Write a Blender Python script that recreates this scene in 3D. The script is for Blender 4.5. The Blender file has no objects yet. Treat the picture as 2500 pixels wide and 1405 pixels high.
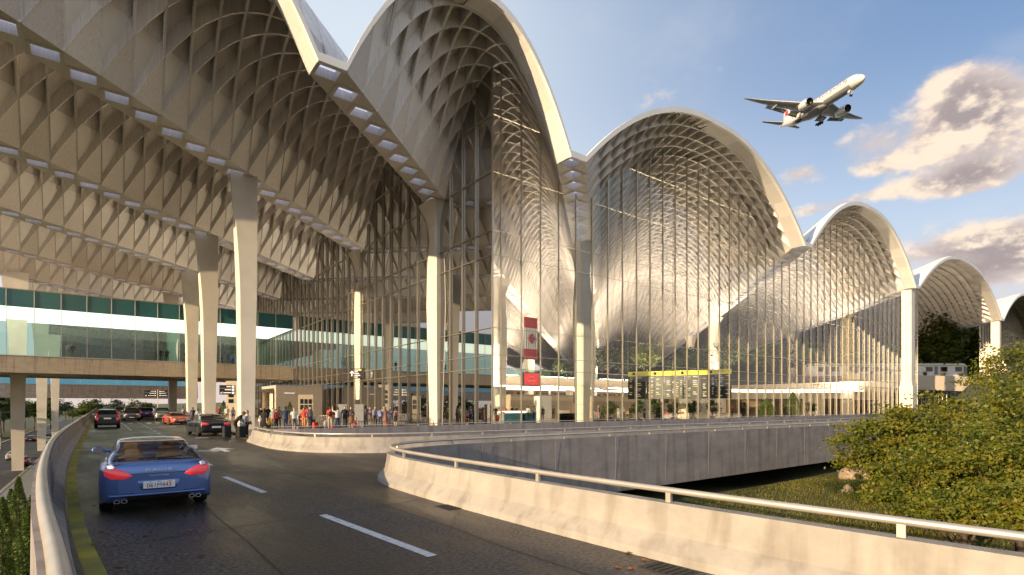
import bpy, bmesh, math, random
import numpy as np
from mathutils import Vector, Matrix
random.seed(7); RS = np.random.RandomState(11)
SC = bpy.context.scene; COL = SC.collection
FX, FY = 0.6046, 0.7965            # horizontal view direction; x runs along the front facade, y along the kerb road
EYE = 2.0
def unproj(px, depth):             # map a bearing of the photograph and a distance to plan coordinates
    lat = (px-1250)/1322*depth
    return (FX*depth+FY*lat, FY*depth-FX*lat)
def on_level(px, py, z=0.0):
    d = 1322*(EYE-z)/(py-990); x, y = unproj(px, d); return (x, y, z)

# ------------------------------------------------------------------ objects
def link(o, parent=None):
    COL.objects.link(o)
    if parent is not None: o.parent = parent
    return o
def tag(o, label=None, cat=None, group=None, kind=None):
    if label: o['label'] = label
    if cat: o['category'] = cat
    if group: o['group'] = group
    if kind: o['kind'] = kind
    return o
def thing(name, label, cat, loc=(0,0,0), rz=0.0, group=None, scale=1.0):
    o = link(bpy.data.objects.new(name, None)); o.location = loc; o.rotation_euler = (0,0,rz)
    o.scale = (scale,)*3; o.empty_display_size = .2
    return tag(o, label, cat, group)
def copy_tree(root, loc=None, rz=None, label=None, group=None, scale=None):
    r = root.copy(); COL.objects.link(r)
    if loc is not None: r.location = loc
    if rz is not None: r.rotation_euler = (0,0,rz)
    if scale is not None: r.scale = scale if hasattr(scale,'__len__') else (scale,)*3
    if label: r['label'] = label
    if group: r['group'] = group
    for ch in root.children:
        c = ch.copy(); COL.objects.link(c); c.parent = r
        for g in ch.children:
            d = g.copy(); COL.objects.link(d); d.parent = c
    return r

class MB:
    def __init__(s): s.v=[]; s.f=[]; s.m=[]; s.s=[]
    def add(s, vs, fs, mi=0, smooth=False):
        b=len(s.v); s.v.extend([tuple(p) for p in vs])
        for f in fs: s.f.append([i+b for i in f]); s.m.append(mi); s.s.append(smooth)
        return s
    def box(s, x0,x1,y0,y1,z0,z1, mi=0):
        v=[(x0,y0,z0),(x1,y0,z0),(x1,y1,z0),(x0,y1,z0),(x0,y0,z1),(x1,y0,z1),(x1,y1,z1),(x0,y1,z1)]
        return s.add(v,[(3,2,1,0),(4,5,6,7),(0,1,5,4),(1,2,6,5),(2,3,7,6),(3,0,4,7)],mi)
    def hexa(s, bot, top, mi=0):
        return s.add(list(bot)+list(top),[(3,2,1,0),(4,5,6,7),(0,1,5,4),(1,2,6,5),(2,3,7,6),(3,0,4,7)],mi)
    def obox(s, c, sx,sy,sz, rz=0, mi=0, rx=0):
        M=Matrix.Translation(c)@Matrix.Rotation(rz,4,'Z')@Matrix.Rotation(rx,4,'X')
        v=[M@Vector((a*sx/2,b*sy/2,d*sz/2)) for d in(-1,1) for (a,b) in((-1,-1),(1,-1),(1,1),(-1,1))]
        return s.add(v,[(3,2,1,0),(4,5,6,7),(0,1,5,4),(1,2,6,5),(2,3,7,6),(3,0,4,7)],mi)
    def bbox(s, x0,x1,y0,y1,z0,z1, r=.03, mi=0):      # box with chamfered vertical and top edges
        secs=[]
        for (z,i) in ((z0,r),(z0+r,0),(z1-r,0),(z1,r)):
            a,b,c,d=x0+i,x1-i,y0+i,y1-i
            secs.append([(a+r,c,z),(b-r,c,z),(b,c+r,z),(b,d-r,z),(b-r,d,z),(a+r,d,z),(a,d-r,z),(a,c+r,z)])
        return s.loft(secs,mi)
    def loft(s, secs, mi=0, smooth=False, closed=True, caps=True):
        n=len(secs[0]); b=[p for q in secs for p in q]; f=[]
        for i in range(len(secs)-1):
            for j in range(n if closed else n-1):
                k=(j+1)%n; f.append((i*n+j,i*n+k,(i+1)*n+k,(i+1)*n+j))
        s.add(b,f,mi,smooth)
        if caps and closed:
            s.add(secs[0],[tuple(reversed(range(n)))],mi); s.add(secs[-1],[tuple(range(n))],mi)
        return s
    def tube(s, path, r, n=8, mi=0, smooth=True, caps=True):
        P=[Vector(p) for p in path]; secs=[]
        rr = r if hasattr(r,'__len__') else [r]*len(P)
        up=Vector((0,0,1))
        for i,p in enumerate(P):
            t=(P[min(i+1,len(P)-1)]-P[max(i-1,0)]).normalized()
            a=t.cross(up)
            if a.length<1e-3: a=t.cross(Vector((0,1,0)))
            a.normalize(); b=a.cross(t)
            secs.append([p+(a*math.cos(2*math.pi*k/n)+b*math.sin(2*math.pi*k/n))*rr[i] for k in range(n)])
        return s.loft(secs,mi,smooth,True,caps)
    def lathe(s, prof, c=(0,0,0), n=16, mi=0, smooth=True, axis='Z', caps=True):
        secs=[]
        for (r,z) in prof:
            q=[]
            for k in range(n):
                a=2*math.pi*k/n; x,y=r*math.cos(a),r*math.sin(a)
                p={'Z':(x,y,z),'X':(z,x,y),'Y':(x,z,-y)}[axis]
                q.append((c[0]+p[0],c[1]+p[1],c[2]+p[2]))
            secs.append(q)
        return s.loft(secs,mi,smooth,True,caps)
    def build(s, name, mats, parent=None):
        me=bpy.data.meshes.new(name); me.from_pydata(s.v,[],s.f)
        for m in (mats if isinstance(mats,(list,tuple)) else [mats]): me.materials.append(m)
        me.polygons.foreach_set('material_index',s.m); me.polygons.foreach_set('use_smooth',s.s); me.update()
        return link(bpy.data.objects.new(name,me),parent)
def np_mesh(name, V, F, mats, parent=None, mi=None, smooth=False):
    V=np.asarray(V,np.float32); F=np.asarray(F,np.int32); me=bpy.data.meshes.new(name); k=F.shape[1]
    me.vertices.add(len(V)); me.vertices.foreach_set('co',V.ravel())
    me.loops.add(F.size); me.loops.foreach_set('vertex_index',F.ravel())
    me.polygons.add(len(F)); me.polygons.foreach_set('loop_start',np.arange(0,F.size,k,dtype=np.int32))
    me.polygons.foreach_set('loop_total',np.full(len(F),k,np.int32))
    for m in (mats if isinstance(mats,(list,tuple)) else [mats]): me.materials.append(m)
    if mi is not None: me.polygons.foreach_set('material_index',np.asarray(mi,np.int32))
    me.polygons.foreach_set('use_smooth',np.full(len(F),smooth,bool)); me.update(calc_edges=True); me.validate()
    return link(bpy.data.objects.new(name,me),parent)

# ------------------------------------------------------------------ materials
def nmat(name):
    m=bpy.data.materials.new(name); m.use_nodes=True; nt=m.node_tree
    return m,nt,nt.nodes['Principled BSDF'],nt.links.new
def mat(name, col, rough=.6, metal=0.0, var=0.0, scale=3.0, bump=0.0, bscale=40.0, col2=None, stretch=(1,1,1), coat=0.0, spec=.5, emit=None, estr=0.0, detail=4.0, contrast=(.35,.65)):
    m,nt,b,L=nmat(name); N=nt.nodes.new
    b.inputs['Base Color'].default_value=(*col,1); b.inputs['Roughness'].default_value=rough
    b.inputs['Metallic'].default_value=metal; b.inputs['Coat Weight'].default_value=coat
    b.inputs['Coat Roughness'].default_value=.04
    b.inputs['Specular IOR Level'].default_value=spec
    if emit: b.inputs['Emission Color'].default_value=(*emit,1); b.inputs['Emission Strength'].default_value=estr
    if var or col2 or bump:
        tc=N('ShaderNodeTexCoord'); mp=N('ShaderNodeMapping'); mp.inputs['Scale'].default_value=stretch
        L(tc.outputs['Object'],mp.inputs['Vector'])
    if var or col2:
        nz=N('ShaderNodeTexNoise'); nz.inputs['Scale'].default_value=scale; nz.inputs['Detail'].default_value=detail
        L(mp.outputs[0],nz.inputs['Vector'])
        rp=N('ShaderNodeValToRGB'); rp.color_ramp.elements[0].position=contrast[0]; rp.color_ramp.elements[1].position=contrast[1]
        c2=col2 or tuple(max(0,c*(1-var)) for c in col); c1=col if col2 else tuple(min(1,c*(1+var*.6)) for c in col)
        rp.color_ramp.elements[0].color=(*c2,1); rp.color_ramp.elements[1].color=(*c1,1)
        L(nz.outputs['Fac'],rp.inputs[0]); L(rp.outputs[0],b.inputs['Base Color'])
    if bump:
        n2=N('ShaderNodeTexNoise'); n2.inputs['Scale'].default_value=bscale; n2.inputs['Detail'].default_value=5
        L(mp.outputs[0],n2.inputs['Vector']); bp=N('ShaderNodeBump'); bp.inputs['Strength'].default_value=bump; bp.inputs['Distance'].default_value=.02
        L(n2.outputs['Fac'],bp.inputs['Height']); L(bp.outputs[0],b.inputs['Normal'])
    return m
def glassmat(name, tint=(.9,.95,.94), ior=1.5, rough=0.0, refl=1.0, absorb=0.0):
    m,nt,b,L=nmat(name); nt.nodes.remove(b); N=nt.nodes.new; out=nt.nodes['Material Output']
    t=N('ShaderNodeBsdfTransparent'); t.inputs[0].default_value=(*tint,1)
    g=N('ShaderNodeBsdfGlossy'); g.inputs['Roughness'].default_value=rough; g.inputs['Color'].default_value=(refl,refl,refl,1)
    fr=N('ShaderNodeFresnel'); fr.inputs['IOR'].default_value=ior; mx=N('ShaderNodeMixShader')
    L(fr.outputs[0],mx.inputs[0]); L(t.outputs[0],mx.inputs[1]); L(g.outputs[0],mx.inputs[2]); L(mx.outputs[0],out.inputs[0])
    return m
def roofmat():
    m,nt,b,L=nmat('vault_board'); N=nt.nodes.new
    tc=N('ShaderNodeTexCoord'); w=N('ShaderNodeMapping'); w.inputs['Scale'].default_value=(7,7,.35)
    nz=N('ShaderNodeTexNoise'); nz.inputs['Scale'].default_value=2.2; nz.inputs['Detail'].default_value=3
    L(tc.outputs['Object'],w.inputs[0]); L(w.outputs[0],nz.inputs['Vector'])
    rp=N('ShaderNodeValToRGB'); rp.color_ramp.elements[0].position=.3; rp.color_ramp.elements[1].position=.7
    rp.color_ramp.elements[0].color=(.62,.585,.565,1); rp.color_ramp.elements[1].color=(.77,.735,.71,1)
    L(nz.outputs['Fac'],rp.inputs[0])
    sn=N('ShaderNodeVectorMath'); sn.operation='SNAP'; sn.inputs[1].default_value=(1.5,1.407,200); ofs=N('ShaderNodeVectorMath'); ofs.inputs[1].default_value=(300,5.5,0); L(tc.outputs['Object'],ofs.inputs[0]); L(ofs.outputs[0],sn.inputs[0])
    wn=N('ShaderNodeTexWhiteNoise'); wn.noise_dimensions='3D'; L(sn.outputs[0],wn.inputs['Vector'])       # boards differ a little from cell to cell
    mr=N('ShaderNodeMapRange'); mr.inputs[3].default_value=.84; mr.inputs[4].default_value=1.06; L(wn.outputs['Value'],mr.inputs[0])
    mm=N('ShaderNodeMix'); mm.data_type='RGBA'; mm.blend_type='MULTIPLY'; mm.inputs[0].default_value=1; L(rp.outputs[0],mm.inputs[6]); L(mr.outputs[0],mm.inputs[7])
    L(mm.outputs[2],b.inputs['Base Color']); b.inputs['Roughness'].default_value=.62
    return m
def asphaltmat():
    m,nt,b,L=nmat('road_asphalt'); N=nt.nodes.new
    tc=N('ShaderNodeTexCoord')
    f=N('ShaderNodeTexNoise'); f.inputs['Scale'].default_value=17; f.inputs['Detail'].default_value=3; f.inputs['Roughness'].default_value=.8; L(tc.outputs['Object'],f.inputs['Vector'])
    mp=N('ShaderNodeMapping'); mp.inputs['Scale'].default_value=(.55,.16,1); L(tc.outputs['Object'],mp.inputs[0])
    p=N('ShaderNodeTexNoise'); p.inputs['Scale'].default_value=1.0; p.inputs['Detail'].default_value=6; p.inputs['Roughness'].default_value=.65; L(mp.outputs[0],p.inputs['Vector'])
    r1=N('ShaderNodeValToRGB'); r1.color_ramp.elements[0].position=.43; r1.color_ramp.elements[1].position=.62
    r1.color_ramp.elements[0].color=(.014,.013,.013,1); r1.color_ramp.elements[1].color=(.15,.138,.13,1); L(f.outputs['Fac'],r1.inputs[0])
    r2=N('ShaderNodeValToRGB'); r2.color_ramp.elements[0].position=.42; r2.color_ramp.elements[1].position=.6
    r2.color_ramp.elements[0].color=(.5,.47,.45,1); r2.color_ramp.elements[1].color=(1.05,1,.97,1); L(p.outputs['Fac'],r2.inputs[0])
    mx=N('ShaderNodeMix'); mx.data_type='RGBA'; mx.blend_type='MULTIPLY'; mx.inputs[0].default_value=1
    L(r1.outputs[0],mx.inputs[6]); L(r2.outputs[0],mx.inputs[7]); L(mx.outputs[2],b.inputs['Base Color'])
    r3=N('ShaderNodeMapRange'); r3.inputs[1].default_value=.38; r3.inputs[2].default_value=.62; r3.inputs[3].default_value=.33; r3.inputs[4].default_value=.56
    L(p.outputs['Fac'],r3.inputs[0]); L(r3.outputs[0],b.inputs['Roughness'])
    bp=N('ShaderNodeBump'); bp.inputs['Strength'].default_value=.45; bp.inputs['Distance'].default_value=.012; L(f.outputs['Fac'],bp.inputs['Height']); L(bp.outputs[0],b.inputs['Normal'])
    return m
def concretemat(name, a=(.29,.26,.23), c=(.42,.375,.325), board=False):
    m,nt,b,L=nmat(name); N=nt.nodes.new
    tc=N('ShaderNodeTexCoord'); n1=N('ShaderNodeTexNoise'); n1.inputs['Scale'].default_value=.8; n1.inputs['Detail'].default_value=8; n1.inputs['Roughness'].default_value=.68
    mp=N('ShaderNodeMapping'); mp.inputs['Scale'].default_value=(1,1,5) if board else (1,1,1.6)
    L(tc.outputs['Object'],mp.inputs[0]); L(mp.outputs[0],n1.inputs['Vector'])
    rp=N('ShaderNodeValToRGB'); rp.color_ramp.elements[0].position=.33; rp.color_ramp.elements[1].position=.66
    rp.color_ramp.elements[0].color=(*a,1); rp.color_ramp.elements[1].color=(*c,1); L(n1.outputs['Fac'],rp.inputs[0])
    # dark streaks running down, stains of their own shape
    ms=N('ShaderNodeMapping'); ms.inputs['Scale'].default_value=(1.7,1.7,.12); L(tc.outputs['Object'],ms.inputs[0])
    n2=N('ShaderNodeTexNoise'); n2.inputs['Scale'].default_value=1.6; n2.inputs['Detail'].default_value=5; L(ms.outputs[0],n2.inputs['Vector'])
    r2=N('ShaderNodeValToRGB'); r2.color_ramp.elements[0].position=.34; r2.color_ramp.elements[1].position=.5
    r2.color_ramp.elements[0].color=(.74,.72,.7,1); r2.color_ramp.elements[1].color=(1,1,1,1); L(n2.outputs['Fac'],r2.inputs[0])
    mx=N('ShaderNodeMix'); mx.data_type='RGBA'; mx.blend_type='MULTIPLY'; mx.inputs[0].default_value=1
    L(rp.outputs[0],mx.inputs[6]); L(r2.outputs[0],mx.inputs[7]); L(mx.outputs[2],b.inputs['Base Color'])
    b.inputs['Roughness'].default_value=.75
    n3=N('ShaderNodeTexNoise'); n3.inputs['Scale'].default_value=28; n3.inputs['Detail'].default_value=5; L(tc.outputs['Object'],n3.inputs['Vector'])
    bp=N('ShaderNodeBump'); bp.inputs['Strength'].default_value=.16; bp.inputs['Distance'].default_value=.02; L(n3.outputs['Fac'],bp.inputs['Height']); L(bp.outputs[0],b.inputs['Normal'])
    return m
def leafmat(name, cols, sc=1.2, trans=.35):
    m,nt,b,L=nmat(name); N=nt.nodes.new
    tc=N('ShaderNodeTexCoord'); nz=N('ShaderNodeTexNoise'); nz.inputs['Scale'].default_value=sc; nz.inputs['Detail'].default_value=6; nz.inputs['Roughness'].default_value=.75
    L(tc.outputs['Object'],nz.inputs['Vector']); rp=N('ShaderNodeValToRGB'); e=rp.color_ramp.elements
    e[0].position=.34; e[1].position=.68; e[0].color=(*cols[0],1); e[1].color=(*cols[-1],1)
    for i,c in enumerate(cols[1:-1]): x=e.new(.34+.34*(i+1)/(len(cols)-1)); x.color=(*c,1)
    L(nz.outputs['Fac'],rp.inputs[0]); L(rp.outputs[0],b.inputs['Base Color']); b.inputs['Roughness'].default_value=.5
    t=N('ShaderNodeBsdfTranslucent'); L(rp.outputs[0],t.inputs[0]); mx=N('ShaderNodeMixShader'); mx.inputs[0].default_value=trans
    L(b.outputs[0],mx.inputs[1]); L(t.outputs[0],mx.inputs[2]); L(mx.outputs[0],nt.nodes['Material Output'].inputs[0])
    return m
M={}
M['roof']=roofmat(); M['asphalt']=asphaltmat()
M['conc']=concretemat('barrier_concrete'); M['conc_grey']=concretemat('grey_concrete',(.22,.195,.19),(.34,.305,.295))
M['conc_beige']=concretemat('board_marked_concrete',(.44,.36,.27),(.56,.47,.36),True)
M['white']=mat('white_paint',(.80,.78,.74),.45,var=.05); M['skin_top']=mat('roof_membrane',(.80,.79,.78),.5,var=.06,scale=.4)
M['column']=mat('column_render',(.74,.68,.58),.55,var=.08,scale=.5,bump=.03)
M['rail']=mat('rail_metal',(.62,.55,.47),.38,.55,var=.08); M['mull']=mat('mullion_metal',(.50,.45,.37),.34,.75); M['mull_dark']=mat('mullion_bronze',(.26,.23,.19),.35,.7)
M['glass']=glassmat('facade_glass',(.91,.95,.94),1.62,refl=1.0); M['glass_w']=glassmat('side_glass',(.93,.96,.94),1.42,refl=.5); M['clear']=glassmat('clear_glass',(.93,.97,.96),1.45)
M['teal']=mat('spandrel_glass',(.05,.18,.20),.12,var=.1,scale=.3); M['tealglass']=glassmat('tinted_glass',(.68,.88,.85),1.5)
M['bluglass']=glassmat('blue_glass',(.35,.62,.75),1.5)
M['yellow']=mat('yellow_line',(.42,.34,.03),.7,col2=(.20,.19,.05),scale=1.7,bump=.1,detail=8); M['line']=mat('white_line',(.70,.68,.66),.7,col2=(.42,.40,.39),scale=9,contrast=(.28,.5))
M['pave']=mat('plaza_paving',(.32,.26,.205),.38,var=.25,scale=.6); M['floor']=mat('hall_floor',(.52,.46,.39),.22,var=.1,scale=.4)
M['beige']=mat('beige_panel',(.52,.43,.33),.5,var=.06); M['cream']=mat('cream_panel',(.70,.62,.50),.5,var=.05); M['black']=mat('black_panel',(.012,.012,.013),.35)
M['grey']=mat('grey_panel',(.24,.24,.24),.5,var=.08); M['dark']=mat('dark_joint',(.03,.028,.026),.7)
M['grass']=mat('lawn_grass',(.105,.105,.035),.85,col2=(.06,.065,.024),scale=2.2,bump=.9,bscale=60,detail=8)
M['rock']=mat('boulder_stone',(.34,.25,.18),.85,var=.35,scale=3,bump=.5,bscale=6); M['bark']=mat('tree_bark',(.085,.06,.042),.9,var=.3,scale=8,bump=.5)
# ------------------------------------------------------------------ sky, sun, camera
SUN_AZ=(-.9945,-.105); SUN_EL=math.radians(11.5)
def make_world():
    w=bpy.data.worlds.new('World'); SC.world=w; w.use_nodes=True; nt=w.node_tree; N=nt.nodes.new; L=nt.links.new
    bg=nt.nodes['Background']; sky=N('ShaderNodeTexSky'); sky.sky_type='NISHITA'; sky.sun_disc=False
    sky.sun_elevation=SUN_EL; sky.sun_rotation=math.atan2(SUN_AZ[0],SUN_AZ[1])%(2*math.pi); sky.air_density=1.0; sky.dust_density=1.0; sky.ozone_density=1.6
    tc=N('ShaderNodeTexCoord')
    def math_(op,a,b=None,c=None,clamp=False):
        n=N('ShaderNodeMath'); n.operation=op; n.use_clamp=clamp
        for i,x in enumerate((a,b,c)):
            if x is None: continue
            if isinstance(x,(int,float)): n.inputs[i].default_value=x
            else: L(x,n.inputs[i])
        return n.outputs[0]
    def noise(off,scale,detail):
        mp=N('ShaderNodeMapping'); mp.inputs['Location'].default_value=off; mp.inputs['Scale'].default_value=(1,1,1.7); L(tc.outputs['Generated'],mp.inputs[0])
        n=N('ShaderNodeTexNoise'); n.inputs['Scale'].default_value=scale; n.inputs['Detail'].default_value=detail; n.inputs['Roughness'].default_value=.58; L(mp.outputs[0],n.inputs['Vector']); return n.outputs['Fac']
    # cumulus banks: (bearing x, bearing y, spread x, spread y, weight) in the photograph, turned into sky directions
    banks=[(2410,290,150,135,.44),(2340,250,90,80,.14),(2380,435,150,40,.30),(2075,360,85,42,.24),(1945,425,50,26,.2),(2120,420,60,20,.17),
           (2360,600,220,46,.36),(2440,655,130,45,.3),(2110,480,130,20,.2),(2000,515,110,18,.2),(1440,345,40,16,.1),(1560,330,60,18,.05)]
    tot=None
    for (px,py,sx,sy,wt) in banks:
        c=np.array([FX*1322+FY*(px-1250),FY*1322-FX*(px-1250),990-py]); r=np.linalg.norm(c); c/=r
        az=np.array([c[1],-c[0],0]); az/=np.linalg.norm(az); up=np.cross(az,c)
        def dot(vec):
            d=N('ShaderNodeVectorMath'); d.operation='DOT_PRODUCT'; L(tc.outputs['Generated'],d.inputs[0]); d.inputs[1].default_value=tuple(vec); return d.outputs['Value']
        a=math_('MULTIPLY',dot(az),r/sx); b=math_('MULTIPLY',dot(up),r/sy)
        q=math_('ADD',math_('MULTIPLY',a,a),math_('MULTIPLY',b,b)); f=math_('GREATER_THAN',dot(c),0)
        g=math_('MULTIPLY',math_('POWER',2.718,math_('MULTIPLY',q,-1.0)),f); g=math_('MULTIPLY',g,wt)
        tot=g if tot is None else math_('ADD',tot,g)
    n0=noise((.3,.1,.7),6.5,9); n1=noise((.3+.025,.1+.004,.7-.016),6.5,5)   # second sample is displaced toward the sun
    d0=math_('ADD',n0,tot); d1=math_('ADD',n1,tot)
    def ramp(x,a,b):
        r=N('ShaderNodeMapRange'); r.interpolation_type='SMOOTHSTEP'; r.inputs[1].default_value=a; r.inputs[2].default_value=b; L(x,r.inputs[0]); return r.outputs[0]
    dens=ramp(d0,.62,.80)
    wisp=math_('MULTIPLY',ramp(noise((1.2,.4,.1),3.2,7),.5,.75),.22)
    lit=ramp(math_('SUBTRACT',d0,d1),-.03,.075); thick=ramp(d0,.72,.98)
    cm=N('ShaderNodeMix'); cm.data_type='RGBA'; L(lit,cm.inputs[0]); cm.inputs[6].default_value=(3.7,3.2,3.05,1); cm.inputs[7].default_value=(5.5,4.5,3.6,1)
    ck=N('ShaderNodeMix'); ck.data_type='RGBA'; L(math_('MULTIPLY',thick,math_('SUBTRACT',1.0,lit)),ck.inputs[0]); L(cm.outputs[2],ck.inputs[6]); ck.inputs[7].default_value=(2.2,1.85,1.85,1)
    sep=N('ShaderNodeSeparateXYZ'); L(tc.outputs['Generated'],sep.inputs[0])
    hl=math_('SQRT',math_('ADD',math_('MULTIPLY',sep.outputs[0],sep.outputs[0]),math_('MULTIPLY',sep.outputs[1],sep.outputs[1])))
    az_=math_('DIVIDE',math_('ADD',math_('MULTIPLY',sep.outputs[0],.996),math_('MULTIPLY',sep.outputs[1],.09)),math_('MAXIMUM',hl,.02))
    f_=math_('MULTIPLY',math_('SUBTRACT',1.03,az_),2.3,clamp=True)
    f_=math_('MULTIPLY',f_,ramp(sep.outputs[2],1.05,.5)); f_=math_('ADD',math_('MULTIPLY',f_,.93),math_('MULTIPLY',ramp(sep.outputs[2],.52,.08),.8),clamp=True)
    m0=N('ShaderNodeMix'); m0.data_type='RGBA'; L(f_,m0.inputs[0]); ms=N('ShaderNodeMix'); ms.data_type='RGBA'; ms.inputs[0].default_value=.5; L(sky.outputs[0],ms.inputs[6]); ms.inputs[7].default_value=(.55,1.15,2.65,1); L(ms.outputs[2],m0.inputs[6])
    hz=N('ShaderNodeMix'); hz.data_type='RGBA'; L(ramp(sep.outputs[2],.3,.02),hz.inputs[0]); hz.inputs[6].default_value=(4.0,4.4,4.9,1); hz.inputs[7].default_value=(4.2,3.5,3.2,1)
    L(hz.outputs[2],m0.inputs[7])
    m1=N('ShaderNodeMix'); m1.data_type='RGBA'; L(wisp,m1.inputs[0]); L(m0.outputs[2],m1.inputs[6]); m1.inputs[7].default_value=(4.6,4.4,4.3,1)
    m2=N('ShaderNodeMix'); m2.data_type='RGBA'; L(dens,m2.inputs[0]); L(m1.outputs[2],m2.inputs[6]); L(ck.outputs[2],m2.inputs[7])
    L(m2.outputs[2],bg.inputs['Color']); bg.inputs['Strength'].default_value=.112
make_world()
sl=bpy.data.lights.new('sun','SUN'); sl.energy=4.4; sl.angle=math.radians(.5); sl.color=(1,.76,.46); so=link(bpy.data.objects.new('sun',sl))
sd=Vector((SUN_AZ[0]*math.cos(SUN_EL),SUN_AZ[1]*math.cos(SUN_EL),math.sin(SUN_EL))); so.rotation_euler=sd.to_track_quat('Z','Y').to_euler(); so.location=(-60,-20,60)
cd=bpy.data.cameras.new('camera'); cam=link(bpy.data.objects.new('camera',cd)); cd.sensor_width=36; cd.lens=36*1322/2500; cd.shift_y=287.5/2500; cd.clip_end=6000; cd.clip_start=.1
cam.location=(0,0,EYE); cam.rotation_euler=(math.pi/2,0,-math.atan2(FX,FY)); SC.camera=cam
SC.view_settings.view_transform='Standard'; SC.view_settings.look='None'; SC.view_settings.exposure=.8; SC.view_settings.gamma=1
SC.cycles.max_bounces=7; SC.cycles.diffuse_bounces=4; SC.cycles.glossy_bounces=3; SC.cycles.transparent_max_bounces=20; SC.cycles.transmission_bounces=3
SC.cycles.caustics_reflective=False; SC.cycles.caustics_refractive=False; SC.cycles.sample_clamp_indirect=6; SC.cycles.use_denoising=True

# ------------------------------------------------------------------ the vaulted roof
GX,GY=1.5,1.407; YE=28.6; ZV=19.94; ZP=28.0
VAL=[-186,-166.5,-147,-127.5,-108,-88.5,-69,-49.5,-30,-10.5,9,27,63,99,151.5,204,256]
def wave(xp):
    xp=np.asarray(xp,float); z=np.full(xp.shape,ZV)
    for a,b in zip(VAL[:-1],VAL[1:]):
        k=(xp>=a)&(xp<b); lo,hi=a+GX,b-GX; u=np.clip((xp-(lo+hi)/2)/((hi-lo)/2),-1,1)
        z=np.where(k,ZV+(ZP-ZV)*(1-np.abs(u)**2.15),z)
    return z
def right_leg(xp):
    r=np.zeros(np.shape(xp),bool)
    for a,b in zip(VAL[:-1],VAL[1:]): r|=(xp>=(a+b)/2)&(xp<=b)
    return r
def zroof(x,y): return wave(np.asarray(x)-(np.asarray(y)-YE)/GY*GX)
def roof_part(i0,i1,j0,j1,front):
    """cells i0..i1 in x (from x=9), j0..j1 in y; returns rib/panel/top meshes"""
    I=np.arange(i0,i1+1); J=np.arange(j0,j1+1); SUB=2
    xs=9+GX*np.arange(i0*SUB,i1*SUB+1)/SUB; ys=YE+GY*np.arange(j0*SUB,j1*SUB+1)/SUB
    X,Y=np.meshgrid(xs,ys,indexing='ij'); XP=X-(Y-YE)/GY*GX; Z=wave(XP)
    if front:                                          # last bay of a falling leg runs level to the edge
        XP1=X-GX; rl=right_leg(XP)
        for q in range(SUB): Z[:,q]=np.where(rl[:,q],wave(XP1[:,0]),Z[:,q])
    ni,nj=I.size-1,J.size-1
    ci,cj=np.meshgrid(np.arange(ni),np.arange(nj),indexing='ij')
    xc=9+GX*(ci+i0+.5); yc=YE+GY*(cj+j0+.5); xpc=xc-(yc-YE)/GY*GX
    val=np.zeros(xpc.shape,bool); adj=np.zeros(xpc.shape,bool)
    for v in VAL: val|=np.abs(xpc-v)<.4*GX; adj|=np.abs(np.abs(xpc-v)-GX)<.4*GX
    DELTA=.78
    DL=np.where(xpc<27,1.15,.62); DLr=np.repeat(np.repeat(DL,SUB,0),SUB,1)
    V=[];F=[];n=0
    def quad(a,b,c,d):
        nonlocal n
        V.append(np.stack([a,b,c,d],1).reshape(-1,3)); k=len(a); F.append(n+np.arange(4*k).reshape(-1,4)); n+=4*k
    P=lambda A,B,C: np.stack([A.ravel(),B.ravel(),C.ravel()],1)
    # recessed panels
    cv=np.repeat(np.repeat(val,SUB,0),SUB,1); ca=np.repeat(np.repeat(adj,SUB,0),SUB,1)
    rec=np.where(ca,.02,DLr); fr=np.zeros(rec.shape,bool)
    if front:
        fr[:,:SUB]=right_leg(XP[:-1,:SUB]+.5*GX/SUB)
        for v0,v1 in zip(VAL[:-1],VAL[1:]):      # the level band eases into the coffers over the crown
            t=np.clip((XP[:-1,:SUB]-(v0+v1)/2)/(.16*(v1-v0)),0,1); kk=fr[:,:SUB]&(XP[:-1,:SUB]>=(v0+v1)/2)&(XP[:-1,:SUB]<v1)
            rec[:,:SUB]=np.where(kk,t*0+.02,rec[:,:SUB]); t2=np.clip(((v0+v1)/2-XP[:-1,:SUB]-.4)/(.2*(v1-v0)),.03,1); kl=(XP[:-1,:SUB]<(v0+v1)/2+GX)&(XP[:-1,:SUB]>=v0+GX); rec[:,:SUB]=np.where(kl&~fr[:,:SUB],rec[:,:SUB]*t2,rec[:,:SUB])
    k=~cv
    def corner(a,b):
        x=X[a:X.shape[0]-1+a,b:X.shape[1]-1+b][k]; y=Y[a:Y.shape[0]-1+a,b:Y.shape[1]-1+b][k]; rc=rec.copy()
        if front and b==0: rc[:,0]=np.minimum(rc[:,0],.3)
        z=Z[a:Z.shape[0]-1+a,b:Z.shape[1]-1+b][k]+rc[k]
        return P(x,y,z)
    quad(corner(0,0),corner(0,1),corner(1,1),corner(1,0))
    # ribs along x and along y, thick plates hanging from the skin
    T=.085
    def plate(A,B,ax,hA=1.5):
        off=np.array([0,T,0]) if ax=='x' else np.array([T,0,0])
        up=np.zeros_like(A); up[:,2]=hA
        quad(A-off,B-off,B+off,A+off); quad(A-off+up,B-off+up,B-off,A-off); quad(A+off,B+off,B+off+up,A+off+up)
    for jj in range(nj+1):
        if front and jj==0: continue
        y=ys[jj*SUB]; A=P(xs[:-1],np.full(xs.size-1,y),Z[:-1,jj*SUB]); B=P(xs[1:],np.full(xs.size-1,y),Z[1:,jj*SUB]); plate(A,B,'x',np.where(A[:,0]-(A[:,1]-YE)/GY*GX<27,1.25,.74))
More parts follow.
